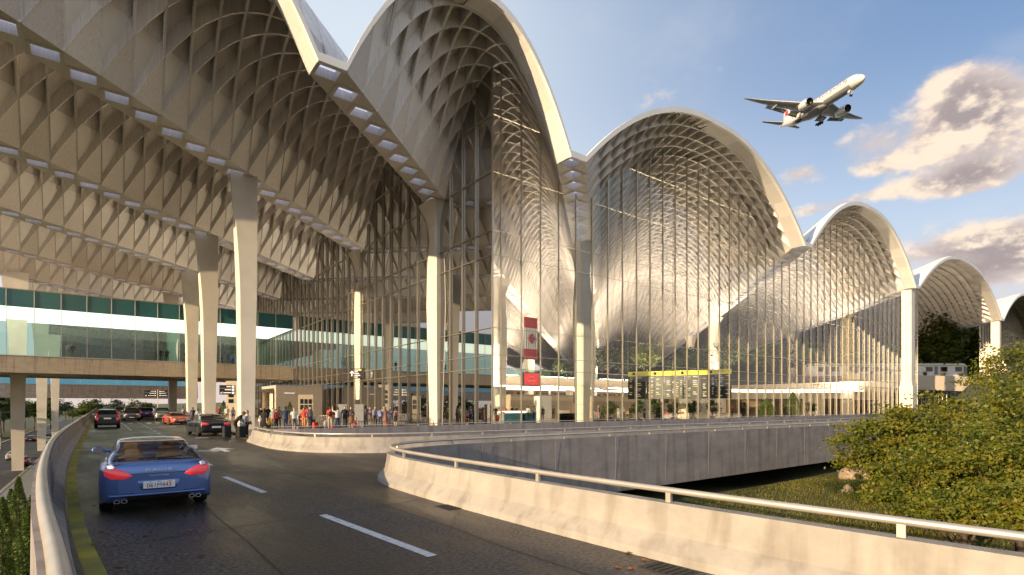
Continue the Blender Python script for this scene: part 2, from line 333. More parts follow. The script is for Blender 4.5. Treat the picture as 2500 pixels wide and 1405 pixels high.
    for ii in range(ni+1):
        x=xs[ii*SUB]; A=P(np.full(ys.size-1,x),ys[:-1],Z[ii*SUB,:-1]); B=P(np.full(ys.size-1,x),ys[1:],Z[ii*SUB,1:])
        if front:
            q=np.ones(len(A),bool); q[:SUB]=not right_leg(np.array([x]))[0]; A,B=A[q],B[q]
        hh=np.full(len(A),1.5)
        if front and q.all(): hh[:SUB]=.36
        xp_=A[:,0]-(A[:,1]-YE)/GY*GX; hh=np.minimum(hh,np.where(xp_<27,1.25,.74)); plate(A,B,'y',hh)
    # valley cells: level soffit frame round a roof light
    vi=np.argwhere(val); lights=[]
    for (a,b) in vi:
        x0=9+GX*(a+i0); y0=YE+GY*(b+j0); x1=x0+GX; y1=y0+GY; e=.19; z=ZV-.015; h=ZV+.62
        o=[(x0,y0),(x1,y0),(x1,y1),(x0,y1)]; i_=[(x0+e,y0+e),(x1-e,y0+e),(x1-e,y1-e),(x0+e,y1-e)]
        for q in range(4):
            r=(q+1)%4
            quad(np.array([[*o[q],z]]),np.array([[*i_[q],z]]),np.array([[*i_[r],z]]),np.array([[*o[r],z]]))
            quad(np.array([[*i_[q],z]]),np.array([[*i_[q],h]]),np.array([[*i_[r],h]]),np.array([[*i_[r],z]]))
        lights.append((x0+e,x1-e,y0+e,y1-e,ZV+.5))
    # top skin, with the roof-light openings left out
    TV=[];TF=[]
    dv=np.min(np.abs(XP[...,None]-np.array(VAL)),-1); ZT=Z+np.where(dv<1.6*GX,.60,np.where(XP<27,1.32,.80))
    if front: ZT[:,0]=Z[:,0]+.40; ZT[:,1]=np.minimum(ZT[:,1],Z[:,1]+.75)
    nI,nJ=X.shape; idx=np.arange(nI*nJ).reshape(nI,nJ); top=P(X,Y,ZT)
    f=np.stack([idx[:-1,:-1],idx[1:,:-1],idx[1:,1:],idx[:-1,1:]],-1)[~cv]
    TV.append(top); TF.append(f.reshape(-1,4)); tn=len(top)
    if front:   # thin white cap along the edge
        lo=P(xs,np.full(xs.size,YE-.14),Z[:,0]-.02); hi=P(xs,np.full(xs.size,YE-.14),Z[:,0]+.43)
        lb=P(xs,np.full(xs.size,YE+.12),Z[:,0]-.02); hb=P(xs,np.full(xs.size,YE+.12),Z[:,0]+.43)
        # over the level soffit of a valley the cap reaches down to it
        m=xs.size; TV+= [lo,hi,lb,hb]; b=tn; r=np.arange(m-1)
        for (p,q) in ((0,1),(1,3),(3,2),(2,0)):
            TF.append(np.stack([b+p*m+r,b+p*m+r+1,b+q*m+r+1,b+q*m+r],1))
    return np.concatenate(V),np.concatenate(F),np.concatenate(TV),np.concatenate(TF),lights
term=thing('airport_terminal','white vaulted airport terminal with coffered canopy and tall glass walls','airport terminal',(24,34,0))
ORG=np.array([24,34,0])
I0,I1,J1=-14,132,128
V,F,TV,TF,LIGHTS=roof_part(I0,I1,0,J1,True)
V2,F2,TV2,TF2,L2=roof_part(I0,26,J1,205,False)
canopy=np_mesh('coffered_vault',np.concatenate([V,V2])-ORG,np.concatenate([F,F2+len(V)]),M['roof'],term)
np_mesh('roof_membrane',np.concatenate([TV,TV2])-ORG,np.concatenate([TF,TF2+len(TV)]),M['skin_top'],canopy); LIGHTS=LIGHTS+L2
# roof lights: one shallow glass pyramid each; the nearest hundred are parts of their own
M['rooflight']=mat('roof_light_glass',(.86,.88,.93),.25)
def translucent(name,col):
    m,nt,b,L=nmat(name); N=nt.nodes.new
    t=N('ShaderNodeBsdfTranslucent'); t.inputs[0].default_value=(*col,1); p=N('ShaderNodeBsdfTransparent'); p.inputs[0].default_value=(*col,1)
    mx=N('ShaderNodeMixShader'); mx.inputs[0].default_value=.92; L(t.outputs[0],mx.inputs[1]); L(p.outputs[0],mx.inputs[2]); L(mx.outputs[0],nt.nodes['Material Output'].inputs[0]); return m
M['rooflight']=mat('roof_light_glow',(.80,.83,.92),.3,emit=(.70,.76,1),estr=.42)  # emission added to the panes, standing in for daylight from above
def vis(l):
    x,y=(l[0]+l[1])/2,(l[2]+l[3])/2; d=FX*x+FY*y; t=(FY*x-FX*y)/max(d,.1); return d if (d>5 and -1<t<.98) else 1e9
LIGHTS.sort(key=vis)
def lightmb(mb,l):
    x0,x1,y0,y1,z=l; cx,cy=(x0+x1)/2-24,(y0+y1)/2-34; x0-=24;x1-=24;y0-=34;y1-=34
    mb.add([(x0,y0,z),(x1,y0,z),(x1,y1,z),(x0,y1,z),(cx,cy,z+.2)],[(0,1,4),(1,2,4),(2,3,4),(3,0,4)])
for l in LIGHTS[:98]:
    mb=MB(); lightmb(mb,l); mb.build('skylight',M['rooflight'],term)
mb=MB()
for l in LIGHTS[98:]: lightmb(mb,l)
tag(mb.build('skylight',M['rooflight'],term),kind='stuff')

# ------------------------------------------------------------------ glass walls
XF,YF=24.0,34.1; XEND=119.0
RAILS=[4.87,5.9,8.0,13.6,15.5,20.0,24.4]
def mullion(x,y,ax,top,mt,w=.07,d=.17):
    mb=MB(); X,Y=x-24,y-34
    if ax=='x': mb.box(X-w/2,X+w/2,Y-d,Y-.03,0.15,top)
    else: mb.box(X-d,X-.03,Y-w/2,Y+w/2,0.15,top)
    return mb.build('mullion',mt,term)
def pane(x0,y0,x1,y1,name='glass_bay',m=None,zb=.15,par=None):
    n=5; mb=MB(); t=np.linspace(0,1,n); xs=x0+(x1-x0)*t; ys=y0+(y1-y0)*t; zs=zroof(xs,ys)+.3
    o=(24,34)
    v=[(xs[i]-o[0],ys[i]-o[1],zb) for i in range(n)]+[(xs[i]-o[0],ys[i]-o[1],zs[i]) for i in range(n)]
    mb.add(v,[(i,i+1,n+i+1,n+i) for i in range(n-1)]); return mb.build(name,m or M['glass'],par or term)
mx=[24.75+2*k for k in range(48) if 24.75+2*k<XEND]
ex=[XF]+mx+[XEND]
for a,b in zip(ex[:-1],ex[1:]): pane(a,YF,b,YF)
for x in mx: mullion(x,YF,'x',float(zroof(x,YF))+.3,M['mull'])
my=[36.3+2*k for k in range(46) if 36.3+2*k<126]
ey=[YF]+my+[126]
for a,b in zip(ey[:-1],ey[1:]): pane(XF,a,XF,b,m=M['glass_w'])
for y in my: mullion(XF,y,'y',float(zroof(XF,y))+.3,M['mull'])
for z in RAILS:
    for ax in 'xy':
        lo,hi=(XF,XEND) if ax=='x' else (YF,126); t=np.arange(lo,hi,.25); zz=zroof(t,YF) if ax=='x' else zroof(XF,t); ok=zz>z+.1
        run=None
        for i,q in enumerate(list(ok)+[False]):
            if q and run is None: run=t[i]
            if not q and run is not None:
                e=t[i-1] if i<=len(t)-1 else hi
                if e-run>.5:
                    mb=MB()
                    if ax=='x': mb.box(run-24,e-24,YF-34-.13,YF-34-.02,z-.022,z+.022)
                    else: mb.box(XF-24-.13,XF-24-.02,run-34,e-34,z-.022,z+.022)
                    mb.build('transom',M['mull'],term)
                run=None
mb=MB(); mb.box(-.06,.06,.04,.16,.15,float(zroof(XF,YF))+.2); mb.build('corner_post',M['mull'],term)
# ------------------------------------------------------------------ columns
def blade_column(x,y,zb,a0=.95,a1=1.3,top=ZV+.35):
    mb=MB(); secs=[]
    for t in np.linspace(0,1,22):
        z=zb+(top-zb)*t; a=a0+(a1-a0)*min(1,t*1.6); k=max(0,(t-.52)/.46); k=min(1,k)**1.7
        mixp=lambda p,q: (1-k)*np.array(p)*a+k*np.array(q)*a
        Lp=mixp((-.5,.62),(-.95,.06)); Fp=mixp((-.42,-.42),(-.95,-.05)); R=mixp((.62,-.5),(.72,-.10)); B=mixp((.5,.5),(.66,.28))
        Q=[Lp,Fp,R,B]; secs.append([(x-24+q[0],y-34+q[1],z) for q in Q])
    mb.loft(secs); return mb.build('canopy_column',M['column'],term)
def flared_column(x,y,zb,s=1.0,top=ZV):
    mb=MB(); secs=[]
    for (t,w) in ((0,.62),(.25,.74),(.55,.86),(.72,.80),(.84,.66),(.9,.74),(.95,1.0),(1,1.45)):
        z=zb+(top-zb)*t; w*=s; c=w*.22
        pts=[(-w+c,-w),(w-c,-w),(w,-w+c),(w,w-c),(w-c,w),(-w+c,w),(-w,w-c),(-w,-w+c)]
        secs.append([(x-24+p[0],y-34+p[1],z) for p in pts])
    mb.loft(secs); return mb.build('canopy_column',M['column'],term)
def vline(i,y): return VAL[i]+(y-YE)/GY*GX
iV0=VAL.index(-10.5)
blade_column(9.0,46.3,0,.9,1.16)
for (x,y) in ((9.0,64.8),(9.7,84.4),(9.2,103.5)): blade_column(x,y,0)
for (i,y) in ((iV0-3,84.5),(iV0-5,122)): pass
for (i,y,zb) in ((iV0+1,42.9,.15),(iV0,61.6,.15),(iV0-1,80.5,.15),(iV0+2,43.8,.15),(iV0+1,62.8,.15),(iV0,81,.15),(iV0+2,63,.15),(iV0+3,63.5,.15),(iV0+3,84,.15),(iV0+2,84,.15),(iV0+1,84,.15),(iV0+4,66,.15)): flared_column(vline(i,y),y,zb)
for (x,y) in ((-9.2,100.5),(-9.4,141),(-9.6,184)):
    blade_column(x,y,-7.0,1.2,1.7)
# end column under the roof tip
mb=MB()
for (z0,z1,w) in ((-1,5,.98),(5,5.6,.85),(5.6,ZV-.05,.72)): mb.box(100.2-24-w,100.2-24+w,29.9-34-w*.9,29.9-34+w*.9,z0,z1)
mb.build('end_column',M['column'],term)
mb=MB(); mb.box(151.9-24,153.3-24,29-34,30.4-34,-2,ZV-.05); mb.build('end_column',M['column'],term)
# ------------------------------------------------------------------ terrain, roads, barriers
def sstep(a,b,x): t=np.clip((np.asarray(x,float)-a)/(b-a),0,1); return t*t*(3-2*t)
def terrain(x,y):
    x=np.asarray(x,float); y=np.asarray(y,float)
    left=-7.0+2.9*sstep(-9.0,-2.4,x)*(1-sstep(44,62,y))
    right=-2.55+.35*np.sin(x*.35)*np.sin(y*.4)*sstep(10,20,x)
    hill=sstep(37,74,x+.35*(14-y)*(y<14))*7.6*(1-sstep(15.0,15.6,y))
    near=.9*sstep(16,34,x)*(1-sstep(5,14,y))
    right=right+hill+near
    z=np.where(x<-.6,left,right)
    east=-2.55+9.0*sstep(112,150,x)*sstep(16,60,y); z=np.where((y>=15.6)&(x>60),np.maximum(east,-2.6),z)
    ridge=46*np.exp(-(((x-330)*.52+(y-150)*.85)/62)**2)*sstep(150,260,x)*np.exp(-((y-140)/190)**2)
    z=z+ridge
    return z
def grid_ground():
    xs=np.concatenate([np.linspace(-900,-60,15),np.linspace(-50,-1.2,40),np.linspace(-.4,110,150),np.linspace(112,700,70),np.linspace(760,2600,9)])
    ys=np.concatenate([np.linspace(-900,-40,14),np.linspace(-30,16,62),np.linspace(17,120,60),np.linspace(125,600,60),np.linspace(680,2600,9)])
    X,Y=np.meshgrid(xs,ys,indexing='ij'); Z=terrain(X,Y); n=xs.size*ys.size; idx=np.arange(n).reshape(X.shape)
    F=np.stack([idx[:-1,:-1],idx[1:,:-1],idx[1:,1:],idx[:-1,1:]],-1).reshape(-1,4)
    tag(np_mesh('ground',np.stack([X.ravel(),Y.ravel(),Z.ravel()],1),F,M['grass'],smooth=True),kind='structure')
grid_ground()
LEFT=[(.35,-6),(.12,0),(-.12,4),(-.42,7.5),(-.66,11),(-.88,15.5),(-1.06,20.5),(-1.16,26),(-1.2,34),(-1.2,330)]
GORE=[(7.4,-7),(6.75,-2),(6.3,1.5),(6.02,5),(5.9,8.5),(5.9,11),(6.02,12.8),(6.5,14.2),(7.5,15.1),(9.2,15.55),(12,15.7),(75,15.7)]
ISLE=[(6.75,32.6),(6.6,30),(6.55,27.4),(6.75,25.4),(7.35,23.7),(8.6,22.3),(10.6,21.4),(14,21.0),(75,21.0)]
def smooth(path,n=6):
    P=[Vector((*p,0)) for p in path]; out=[]
    for i in range(len(P)-1):
        p0=P[max(i-1,0)];p1=P[i];p2=P[i+1];p3=P[min(i+2,len(P)-1)]
        for k in range(n):
            t=k/n; d=(p2-p1).length
            m1=(p2-p0)/max((p2-p0).length,1e-6)*d; m2=(p3-p1)/max((p3-p1).length,1e-6)*d
            h=(2*t**3-3*t*t+1)*p1+(t**3-2*t*t+t)*m1+(-2*t**3+3*t*t)*p2+(t**3-t*t)*m2; out.append((h.x,h.y))
    return out+[path[-1]]
LEFTs,GOREs,ISLEs=smooth(LEFT),smooth(GORE),smooth(ISLE)
poly=LEFTs+[(7.2,330),(7.2,32.6)]+ISLEs+list(reversed(GOREs))
mb=MB(); n=len(poly); mb.add([(x,y,0) for x,y in poly],[tuple(reversed(range(n)))]); mb.add([(x,y,0) for x,y in poly]+[(x,y,-1.0) for x,y in poly],[(i,(i+1)%n,n+(i+1)%n,n+i) for i in range(n)])
tag(mb.build('road',M['asphalt']),kind='structure')
def frames(path):
    out=[]; s=0
    for i,p in enumerate(path):
        a=Vector(path[max(i-1,0)]); b=Vector(path[min(i+1,len(path)-1)]); t=(b-a).normalized()
        if i: s+=(Vector(p)-Vector(path[i-1])).length
        out.append((Vector(p),t,Vector((t.y,-t.x)),s))      # right-hand normal
    return out
def along(path,step,start=0.0):
    fr=frames(path); tot=fr[-1][3]; out=[]; d=start; i=0
    while d<tot:
        while i<len(fr)-2 and fr[i+1][3]<d: i+=1
        a,b=fr[i],fr[i+1]; k=(d-a[3])/max(b[3]-a[3],1e-6); t=(b[0]-a[0]).normalized()
        out.append((a[0]+(b[0]-a[0])*k,t,Vector((t.y,-t.x)))); d+=step
    return out
def barrier(name,path,side,label,cat,prof,m,rail_z,rail_r,rail_off,post=None,joint=None,joint_z=None,joint_off=0,out=None):
    """prof: (offset away from the road, z); side +1 when the right-hand normal points away from the road"""
    o=thing(name,label,cat,(path[0][0],path[0][1],0)); O=Vector((path[0][0],path[0][1],0))
    mb=MB(); secs=[]
    for p,t,nn,s in frames(path): secs.append([Vector((p.x+nn.x*side*a,p.y+nn.y*side*a,z))-O for a,z in prof])
    mb.loft(secs,0,False); np_=len(prof)
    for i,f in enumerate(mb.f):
        if out is not None and len(f)==4 and i<(len(secs)-1)*np_ and i%np_ in out: mb.m[i]=1  # outer faces get a darker grey: their shade put into the colour
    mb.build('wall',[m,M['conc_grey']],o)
    mb=MB(); mb.tube([Vector((p.x+nn.x*side*rail_off,p.y+nn.y*side*rail_off,rail_z))-O for p,t,nn,s in frames(path)],rail_r,10); mb.build('handrail',M['rail'],o)
    if post:
        for p,t,nn in along(path,post,1.2)[:60]:
            q=Vector((p.x+nn.x*side*rail_off,p.y+nn.y*side*rail_off,0))-O; ang=math.atan2(t.y,t.x)
            zt=max(z for a,z in prof); mb=MB(); mb.obox((q.x,q.y,(zt+rail_z)/2-.015),.075,.05,rail_z-zt+.01,ang); mb.build('rail_post',M['rail'],o)
    if joint:
        mb=MB()
        for p,t,nn in along(path,joint,2.0):
            q=Vector((p.x+nn.x*side*joint_off,p.y+nn.y*side*joint_off,0))-O; ang=math.atan2(t.y,t.x)
            mb.obox((q.x,q.y,(joint_z[0]+joint_z[1])/2),.016,.006,joint_z[1]-joint_z[0],ang)
        mb.build('panel_joint',M['dark_joint'] if 'dark_joint' in M else M['dark'],o)
    return o
M['seam']=mat('seam_line',(.33,.30,.285),.7)
M['dark_joint']=M['seam']
JERSEY=[(-.34,0),(-.32,.10),(-.14,.30),(-.07,.70),(.13,.70),(.17,-1.65),(-.3,-1.65)]
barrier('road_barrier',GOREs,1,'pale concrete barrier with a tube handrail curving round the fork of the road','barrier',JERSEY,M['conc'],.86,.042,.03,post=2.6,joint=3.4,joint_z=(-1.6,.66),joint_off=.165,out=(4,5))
barrier('road_barrier',ISLEs,-1,'sunlit concrete barrier round the tip of the island in front of the plaza','barrier',[(-.36,0),(-.33,.1),(-.15,.3),(-.07,.64),(.13,.64),(.13,-.5),(-.3,-.5)],M['conc'],.78,.035,.03,post=2.6)
barrier('road_parapet',LEFTs,-1,'dark parapet wall with a thick curved handrail along the left edge of the road','parapet',[(-.24,0),(-.22,.12),(-.06,.3),(-.02,.93),(.16,.93),(.18,-1.5),(-.2,-1.5)],M['conc_grey'],.985,.06,.06)
PL=[(6.45,27.6),(8,27.25),(12,27.05),(112,27.0)]
barrier('plaza_parapet',smooth(PL),1,'long grey concrete parapet with a thin rail between the ramp and the plaza','parapet',[(-.12,-.6),(-.12,.86),(.12,.86),(.12,-.6)],M['conc_grey'],.96,.022,0,post=3.2)
# island slab, plaza, hall floor, kerb
isl=[(x+.12,y+.12) for x,y in ISLEs if y<27.1]+[(75,27.0),(7,27.0)]
mb=MB(); mb.add([(x,y,.02) for x,y in isl],[tuple(range(len(isl)))]); tag(mb.build('island_pavement',M['grey']),kind='structure')
mb=MB(); mb.box(7.35,124,27.1,34.0,-1.2,.14); mb.box(7.35,23.9,34.0,330,-1.2,.14); tag(mb.build('plaza_pavement',M['pave']),kind='structure')
mb=MB(); mb.box(23.9,124,34.0,170,-1.2,.146); tag(mb.build('hall_floor',M['floor']),kind='structure')
mb=MB(); mb.box(7.2,7.35,32.8,330,-.3,.15); tag(mb.build('kerb',M['conc_grey']),kind='structure')
# road paint
def strip(path,w,z,name,m,kind='structure'):
    mb=MB(); L=[];R=[]
    for p,t,nn,s in frames(path): L.append((p.x-nn.x*w/2,p.y-nn.y*w/2,z)); R.append((p.x+nn.x*w/2,p.y+nn.y*w/2,z))
    n=len(L); mb.add(L+R,[(i,n+i,n+i+1,i+1) for i in range(n-1)]); return tag(mb.build(name,m),kind=kind)
strip(smooth([(.62,-5),(.45,0),(.22,4),(.0,7.5),(-.24,10.5),(-.48,15),(-.68,20.5),(-.8,27),(-.84,40),(-.84,330)]),.2,.004,'yellow_edge_line',M['yellow'])
strip([(6.95,330),(6.95,46),(6.9,34),(6.3,29.5),(6.15,26.2)],.16,.004,'yellow_edge_line',M['yellow'])
for (y0,y1,x0,x1) in [(6.35,9.95,3.5,3.22),(13.3,16.9,2.98,2.75),(20.3,21.6,2.9,2.9)]+[(36+4.4*k,37.8+4.4*k,3.25+.02*k,3.25+.02*k) for k in range(16)]:
    strip([(x0,y0),(x1,y1)],.15 if y0<30 else .18,.004,'lane_dash',M['line'])
strip([(-1.0,31.0),(.35,30.7)],.16,.008,'stop_line',M['line'])
mb=MB(); ax,ay=4.35,27.3
mb.add([(ax-.12,ay-1.3,.004),(ax+.12,ay-1.3,.004),(ax+.12,ay+.1,.004),(ax-.12,ay+.1,.004)],[(0,1,2,3)])
mb.add([(ax-.55,ay+.1,.004),(ax+.55,ay+.1,.004),(ax,ay+1.5,.004)],[(0,1,2)]); mb.add([(ax-.12,ay-.5,.0045),(ax-.9,ay+.1,.0045),(ax-1.2,ay-.2,.0045),(ax-.3,ay-.9,.0045)],[(3,2,1,0)])
tag(mb.build('road_arrow',M['line']),kind='structure')
strip([(4.6,38.0),(5.3,38.0)],.5,.004,'lane_mark',M['line']); strip([(4.2,59.0),(5.6,59.0)],1.0,.004,'lane_mark',M['line'])
for k in range(9): strip([(-.2+.85*k,73),(.25+.85*k,73)],2.0,.004,'crossing_bar',M['line'])
strip([(1.9,52),(1.9,70)],.09,.004,'lane_line',M['line'])
# lower highway
M['hwy']=mat('highway_asphalt',(.045,.045,.047),.75,var=.2,scale=.2)
mb=MB(); mb.box(-18.4,-8.3,-60,420,-7.6,-6.96); tag(mb.build('highway',M['hwy']),kind='structure')
mb=MB(); mb.box(-8.3,-8.0,-60,420,-7.4,-6.80); tag(mb.build('kerb',M['conc']),kind='structure')
mb=MB(); mb.box(-8.0,-3.4,62,420,-7.4,-6.83); tag(mb.build('footway',M['grey']),kind='structure')
mb=MB(); mb.box(-19.0,-18.4,-60,420,-7.4,-6.80); tag(mb.build('kerb',M['conc']),kind='structure')
strip([(-17.9,60),(-17.9,420)],.2,-6.956,'edge_line',M['line'])
mb=MB(); mb.add([(-9.6,236,-6.95),(-8.9,236,-6.95),(-8.9,246,-6.95),(-10.6,246,-6.95),(-10.2,251,-6.95)],[(0,1,2,3),(3,2,4)]); tag(mb.build('road_arrow',M['line']),kind='structure')

# ------------------------------------------------------------------ glazed footbridge
M['lit']=mat('lit_ceiling',(.9,.86,.76),.6,emit=(1,.93,.78),estr=1.0); M['frame']=mat('bridge_frame',(.55,.56,.54),.4,.4)
def footbridge(name,label,x0,x1,y0,y1,zb,zd,zc,zt,bay,teal,glass,fascia,lit):
    o=thing(name,label,'footbridge',(x1,y0,zb)); ox,oy,oz=x1,y0,zb
    mb=MB(); mb.box(x0-ox,0,0,.35,0,zd-zb); mb.box(x0-ox,0,y1-y0-.35,y1-y0,0,zd-zb); mb.box(x0-ox,0,.35,y1-y0-.35,.25,zd-zb-.12); mb.build('deck',fascia,o)
    n=int((x1-x0)/bay)
    for k in range(n):
        a=x1-bay*(k+1)-ox; b=a+bay-.05
        if k<44:
            mb=MB(); mb.box(a+.03,b,-.04,.02,zc-oz,zt-oz); mb.build('spandrel_panel',teal,o)
            mb=MB(); mb.add([(a,.0,zd-oz),(b,.0,zd-oz),(b,.0,zc-oz),(a,.0,zc-oz)],[(0,1,2,3)]); mb.build('glass_panel',glass,o)
            mb=MB(); mb.box(a-.03,a+.03,-.09,-.01,zd-oz,zt-oz); mb.build('mullion',M['frame'],o)
    mb=MB(); mb.add([(x0-ox,y1-y0-.1,zd-oz),(0,y1-y0-.1,zd-oz),(0,y1-y0-.1,zc-oz),(x0-ox,y1-y0-.1,zc-oz)],[(0,1,2,3)]); mb.build('rear_glass',glass,o)
    mb=MB(); mb.box(x0-ox,0,.1,y1-y0-.2,zc-oz,zc-oz+.12); mb.build('ceiling_light',lit,o)
    mb=MB(); mb.box(x0-ox,0,.05,y1-y0,zt-oz-.05,zt-oz+.12); mb.build('roof',fascia,o)
    mb=MB(); mb.box(x0-ox,0,-.06,-.02,zd-oz-.05,zd-oz+.05); mb.build('sill',M['frame'],o)
    return o
footbridge('glazed_footbridge','wide glazed footbridge with teal spandrels and a lit ceiling crossing over the kerb road','x' and -46,23.6,87,103,5.9,7.95,13.75,15.8,2.5,M['teal'],M['tealglass'],M['conc_beige'],M['lit'])
M['lit2']=mat('lit_ceiling_cool',(.7,.85,.9),.6,emit=(.75,.93,1),estr=.6)
footbridge('glazed_footbridge','farther grey footbridge with a band of blue glass seen beneath the teal one',-120,23.6,190,198,4.0,7.7,11.2,12.2,4,M['frame'],M['bluglass'],M['conc_grey'],M['lit2'])
# guideway beam to the right of the hall, with slatted screen and piers
o=thing('guideway_beam','beige concrete guideway beam running out past the end column of the hall','bridge',(124,44,0))
mb=MB(); a=Vector((-1.5,1.1,0)); b=Vector((26,-20,0)); nn=Vector((.6,.8,0))
mb.hexa([a+Vector((0,0,5.6)),b+Vector((0,0,4.4)),b+nn*5+Vector((0,0,4.4)),a+nn*5+Vector((0,0,5.6))],[a+Vector((0,0,8.5)),b+Vector((0,0,7.4)),b+nn*5+Vector((0,0,7.4)),a+nn*5+Vector((0,0,8.5))]); mb.build('beam',M['beige'],o)
mb=MB()
for k in range(40): p=a+(b-a)*(k/40)+nn*2.5; mb.box(p.x-.07,p.x+.07,p.y-.07,p.y+.07,1.0,5.0)
mb.build('slat_screen',M['cream'],o)
mb=MB(); p=b+nn*2.5; mb.box(p.x-.6,p.x+.6,p.y-.6,p.y+.6,-3,4.4); mb.build('pier',M['conc'],o)
# second hall's glass wall, far right
s2=thing('pier_hall_facade','glass front of the next hall under the last vault on the right','glass wall',(158,34,0))
for k in range(22):
    x=160+2.4*k; mb=MB(); zt=float(zroof(x,YF)); mb.box(x-158-.08,x-158+.08,-.2,0,-2,zt); mb.build('mullion',M['mull'],s2)
mb=MB(); xs=np.linspace(160,210,40); zs=zroof(xs,YF); v=[(x-158,.03,-2) for x in xs]+[(x-158,.03,z) for x,z in zip(xs,zs)]; mb.add(v,[(i,i+1,41+i-0,40+i) for i in range(39)]); mb.build('glass',M['glass'],s2)
for z in (5,9,14): mb=MB(); mb.box(2,52,-.1,-.03,z-.05,z+.05); mb.build('transom',M['mull'],s2)

# tar seams and cracks in the asphalt
M['tar']=mat('tar_seam',(.008,.008,.009),.45)
rs=np.random.RandomState(21)
for (x0,y0,x1,y1,w) in ((1.75,-3,1.7,26,.035),(4.6,3,4.5,19,.03),(-.1,9.5,5.6,10.4,.025),(.2,24.5,6.2,23.8,.03),(3.9,6.5,5.3,8.8,.014),(2.2,11.5,.9,13.4,.012),(4.4,15.5,6.4,19.5,.014)):
    n=26; d=Vector((x1-x0,y1-y0)); nn=Vector((-d.y,d.x)).normalized(); off=np.cumsum(rs.normal(size=n))*.018*(1 if w>.02 else 3); off-=np.linspace(off[0],off[-1],n)
    strip([(x0+d.x*i/(n-1)+nn.x*off[i],y0+d.y*i/(n-1)+nn.y*off[i]) for i in range(n)],w,.0025,'tar_seam',M['tar'])
for (x,y) in ((5.45,9.2),(5.5,4.1),(6.7,40.5),(6.75,52)):
    mb=MB(); mb.box(x-.2,x+.2,y-.3,y+.3,-.02,.003)
    for k in range(6): mb.box(x-.16,x+.16,y-.25+.09*k,y-.21+.09*k,.003,.012)
    tag(mb.build('drain_grate',M['dark']),kind='structure')
# ------------------------------------------------------------------ vegetation
M['maple']=leafmat('maple_leaves',[(.035,.060,.010),(.115,.145,.014),(.22,.205,.02),(.30,.205,.03)],.9,.35)
M['leafg']=leafmat('green_leaves',[(.022,.048,.009),(.055,.095,.014),(.11,.14,.02)],.5,.3)
M['leafd']=leafmat('dark_leaves',[(.016,.034,.011),(.035,.06,.016),(.065,.09,.02)],.4,.25)
M['leafy']=leafmat('light_leaves',[(.045,.075,.010),(.10,.13,.016),(.17,.18,.025)],.5,.35)
M['cyp']=leafmat('cypress_leaves',[(.03,.065,.010),(.085,.135,.018),(.15,.19,.028)],1.6,.25)
M['plume']=leafmat('grass_plumes',[(.20,.13,.06),(.36,.24,.13),(.46,.33,.20)],3,.4)
M['tuft']=leafmat('tuft_blades',[(.05,.065,.01),(.13,.12,.02),(.22,.17,.04)],2,.4)
def leaf_quads(C,size,rs,up=.5,jit=1.0,asp=.62):
    """kite-shaped leaves at the centres C; normals lean upward"""
    n=len(C); nrm=rs.normal(size=(n,3))*jit; nrm[:,2]=np.abs(nrm[:,2])+up; nrm/=np.linalg.norm(nrm,axis=1)[:,None]
    a=rs.normal(size=(n,3)); a-=nrm*(a*nrm).sum(1)[:,None]; a/=np.linalg.norm(a,axis=1)[:,None]; b=np.cross(nrm,a)
    s=(size*(.6+.8*rs.rand(n)))[:,None]
    V=np.stack([C-a*s*.5,C+b*s*asp*.5-a*s*.05,C+a*s*.5-nrm*s*.14,C-b*s*asp*.5-a*s*.05],1).reshape(-1,3)
    return V,np.arange(4*n).reshape(-1,4)
def crown_points(n,rad,rs,nclump=40,spread=.30,flat=.55,shell=.75):
    """clumps scattered through an ellipsoid, each clump a flattened spray; leaves gaps between them"""
    d=rs.normal(size=(nclump,3)); d/=np.linalg.norm(d,axis=1)[:,None]; r=(shell+(1-shell)*rs.rand(nclump))*rs.rand(nclump)**.22
    c=d*r[:,None]; c[:,2]=np.where(c[:,2]<-.55,c[:,2]*.6,c[:,2])
    k=rs.randint(0,nclump,n); w=.55+.9*rs.rand(nclump)
    p=c[k]+rs.normal(size=(n,3))*np.array([spread,spread,spread*flat])*w[k][:,None]
    return p*np.asarray(rad), c*np.asarray(rad)
def make_tree(name,label,cat,loc,h,rad,m,n=3500,leaf=.22,seed=1,group=None,trunk_r=.14,nclump=40,spread=.26,limbs=7,cz=None,up=.5,flat=.55,bark=None):
    rs=np.random.RandomState(seed); o=thing(name,label,cat,loc,0,group); cz=cz if cz is not None else h-rad[2]*.95
    P,C=crown_points(n,rad,rs,nclump,spread,flat); P=P+np.array([0,0,cz]); C=C+np.array([0,0,cz])
    V,F=leaf_quads(P,leaf,rs,up); np_mesh('crown',V,F,m,o)
    mb=MB(); wob=[(rs.normal()*.03*h*t,rs.normal()*.03*h*t,t) for t in (0,.25,.5,.75,1)]
    top=cz+rad[2]*.3; path=[(x,y,-.15+(top+.15)*t) for x,y,t in wob]; mb.tube(path,[trunk_r*1.35,trunk_r,trunk_r*.8,trunk_r*.5,trunk_r*.18],7)
    for q in range(limbs):
        c=C[rs.randint(len(C))]; t=rs.uniform(.35,.8); s=np.array(path[0])*(1-t)+np.array(path[-1])*t; mid=(s+c)/2+rs.normal(size=3)*.06*h*.5+np.array([0,0,-.03*h])
        mb.tube([s,mid,c],[trunk_r*.42,trunk_r*.26,trunk_r*.08],5)
    mb.build('trunk',bark or M['bark'],o); return o
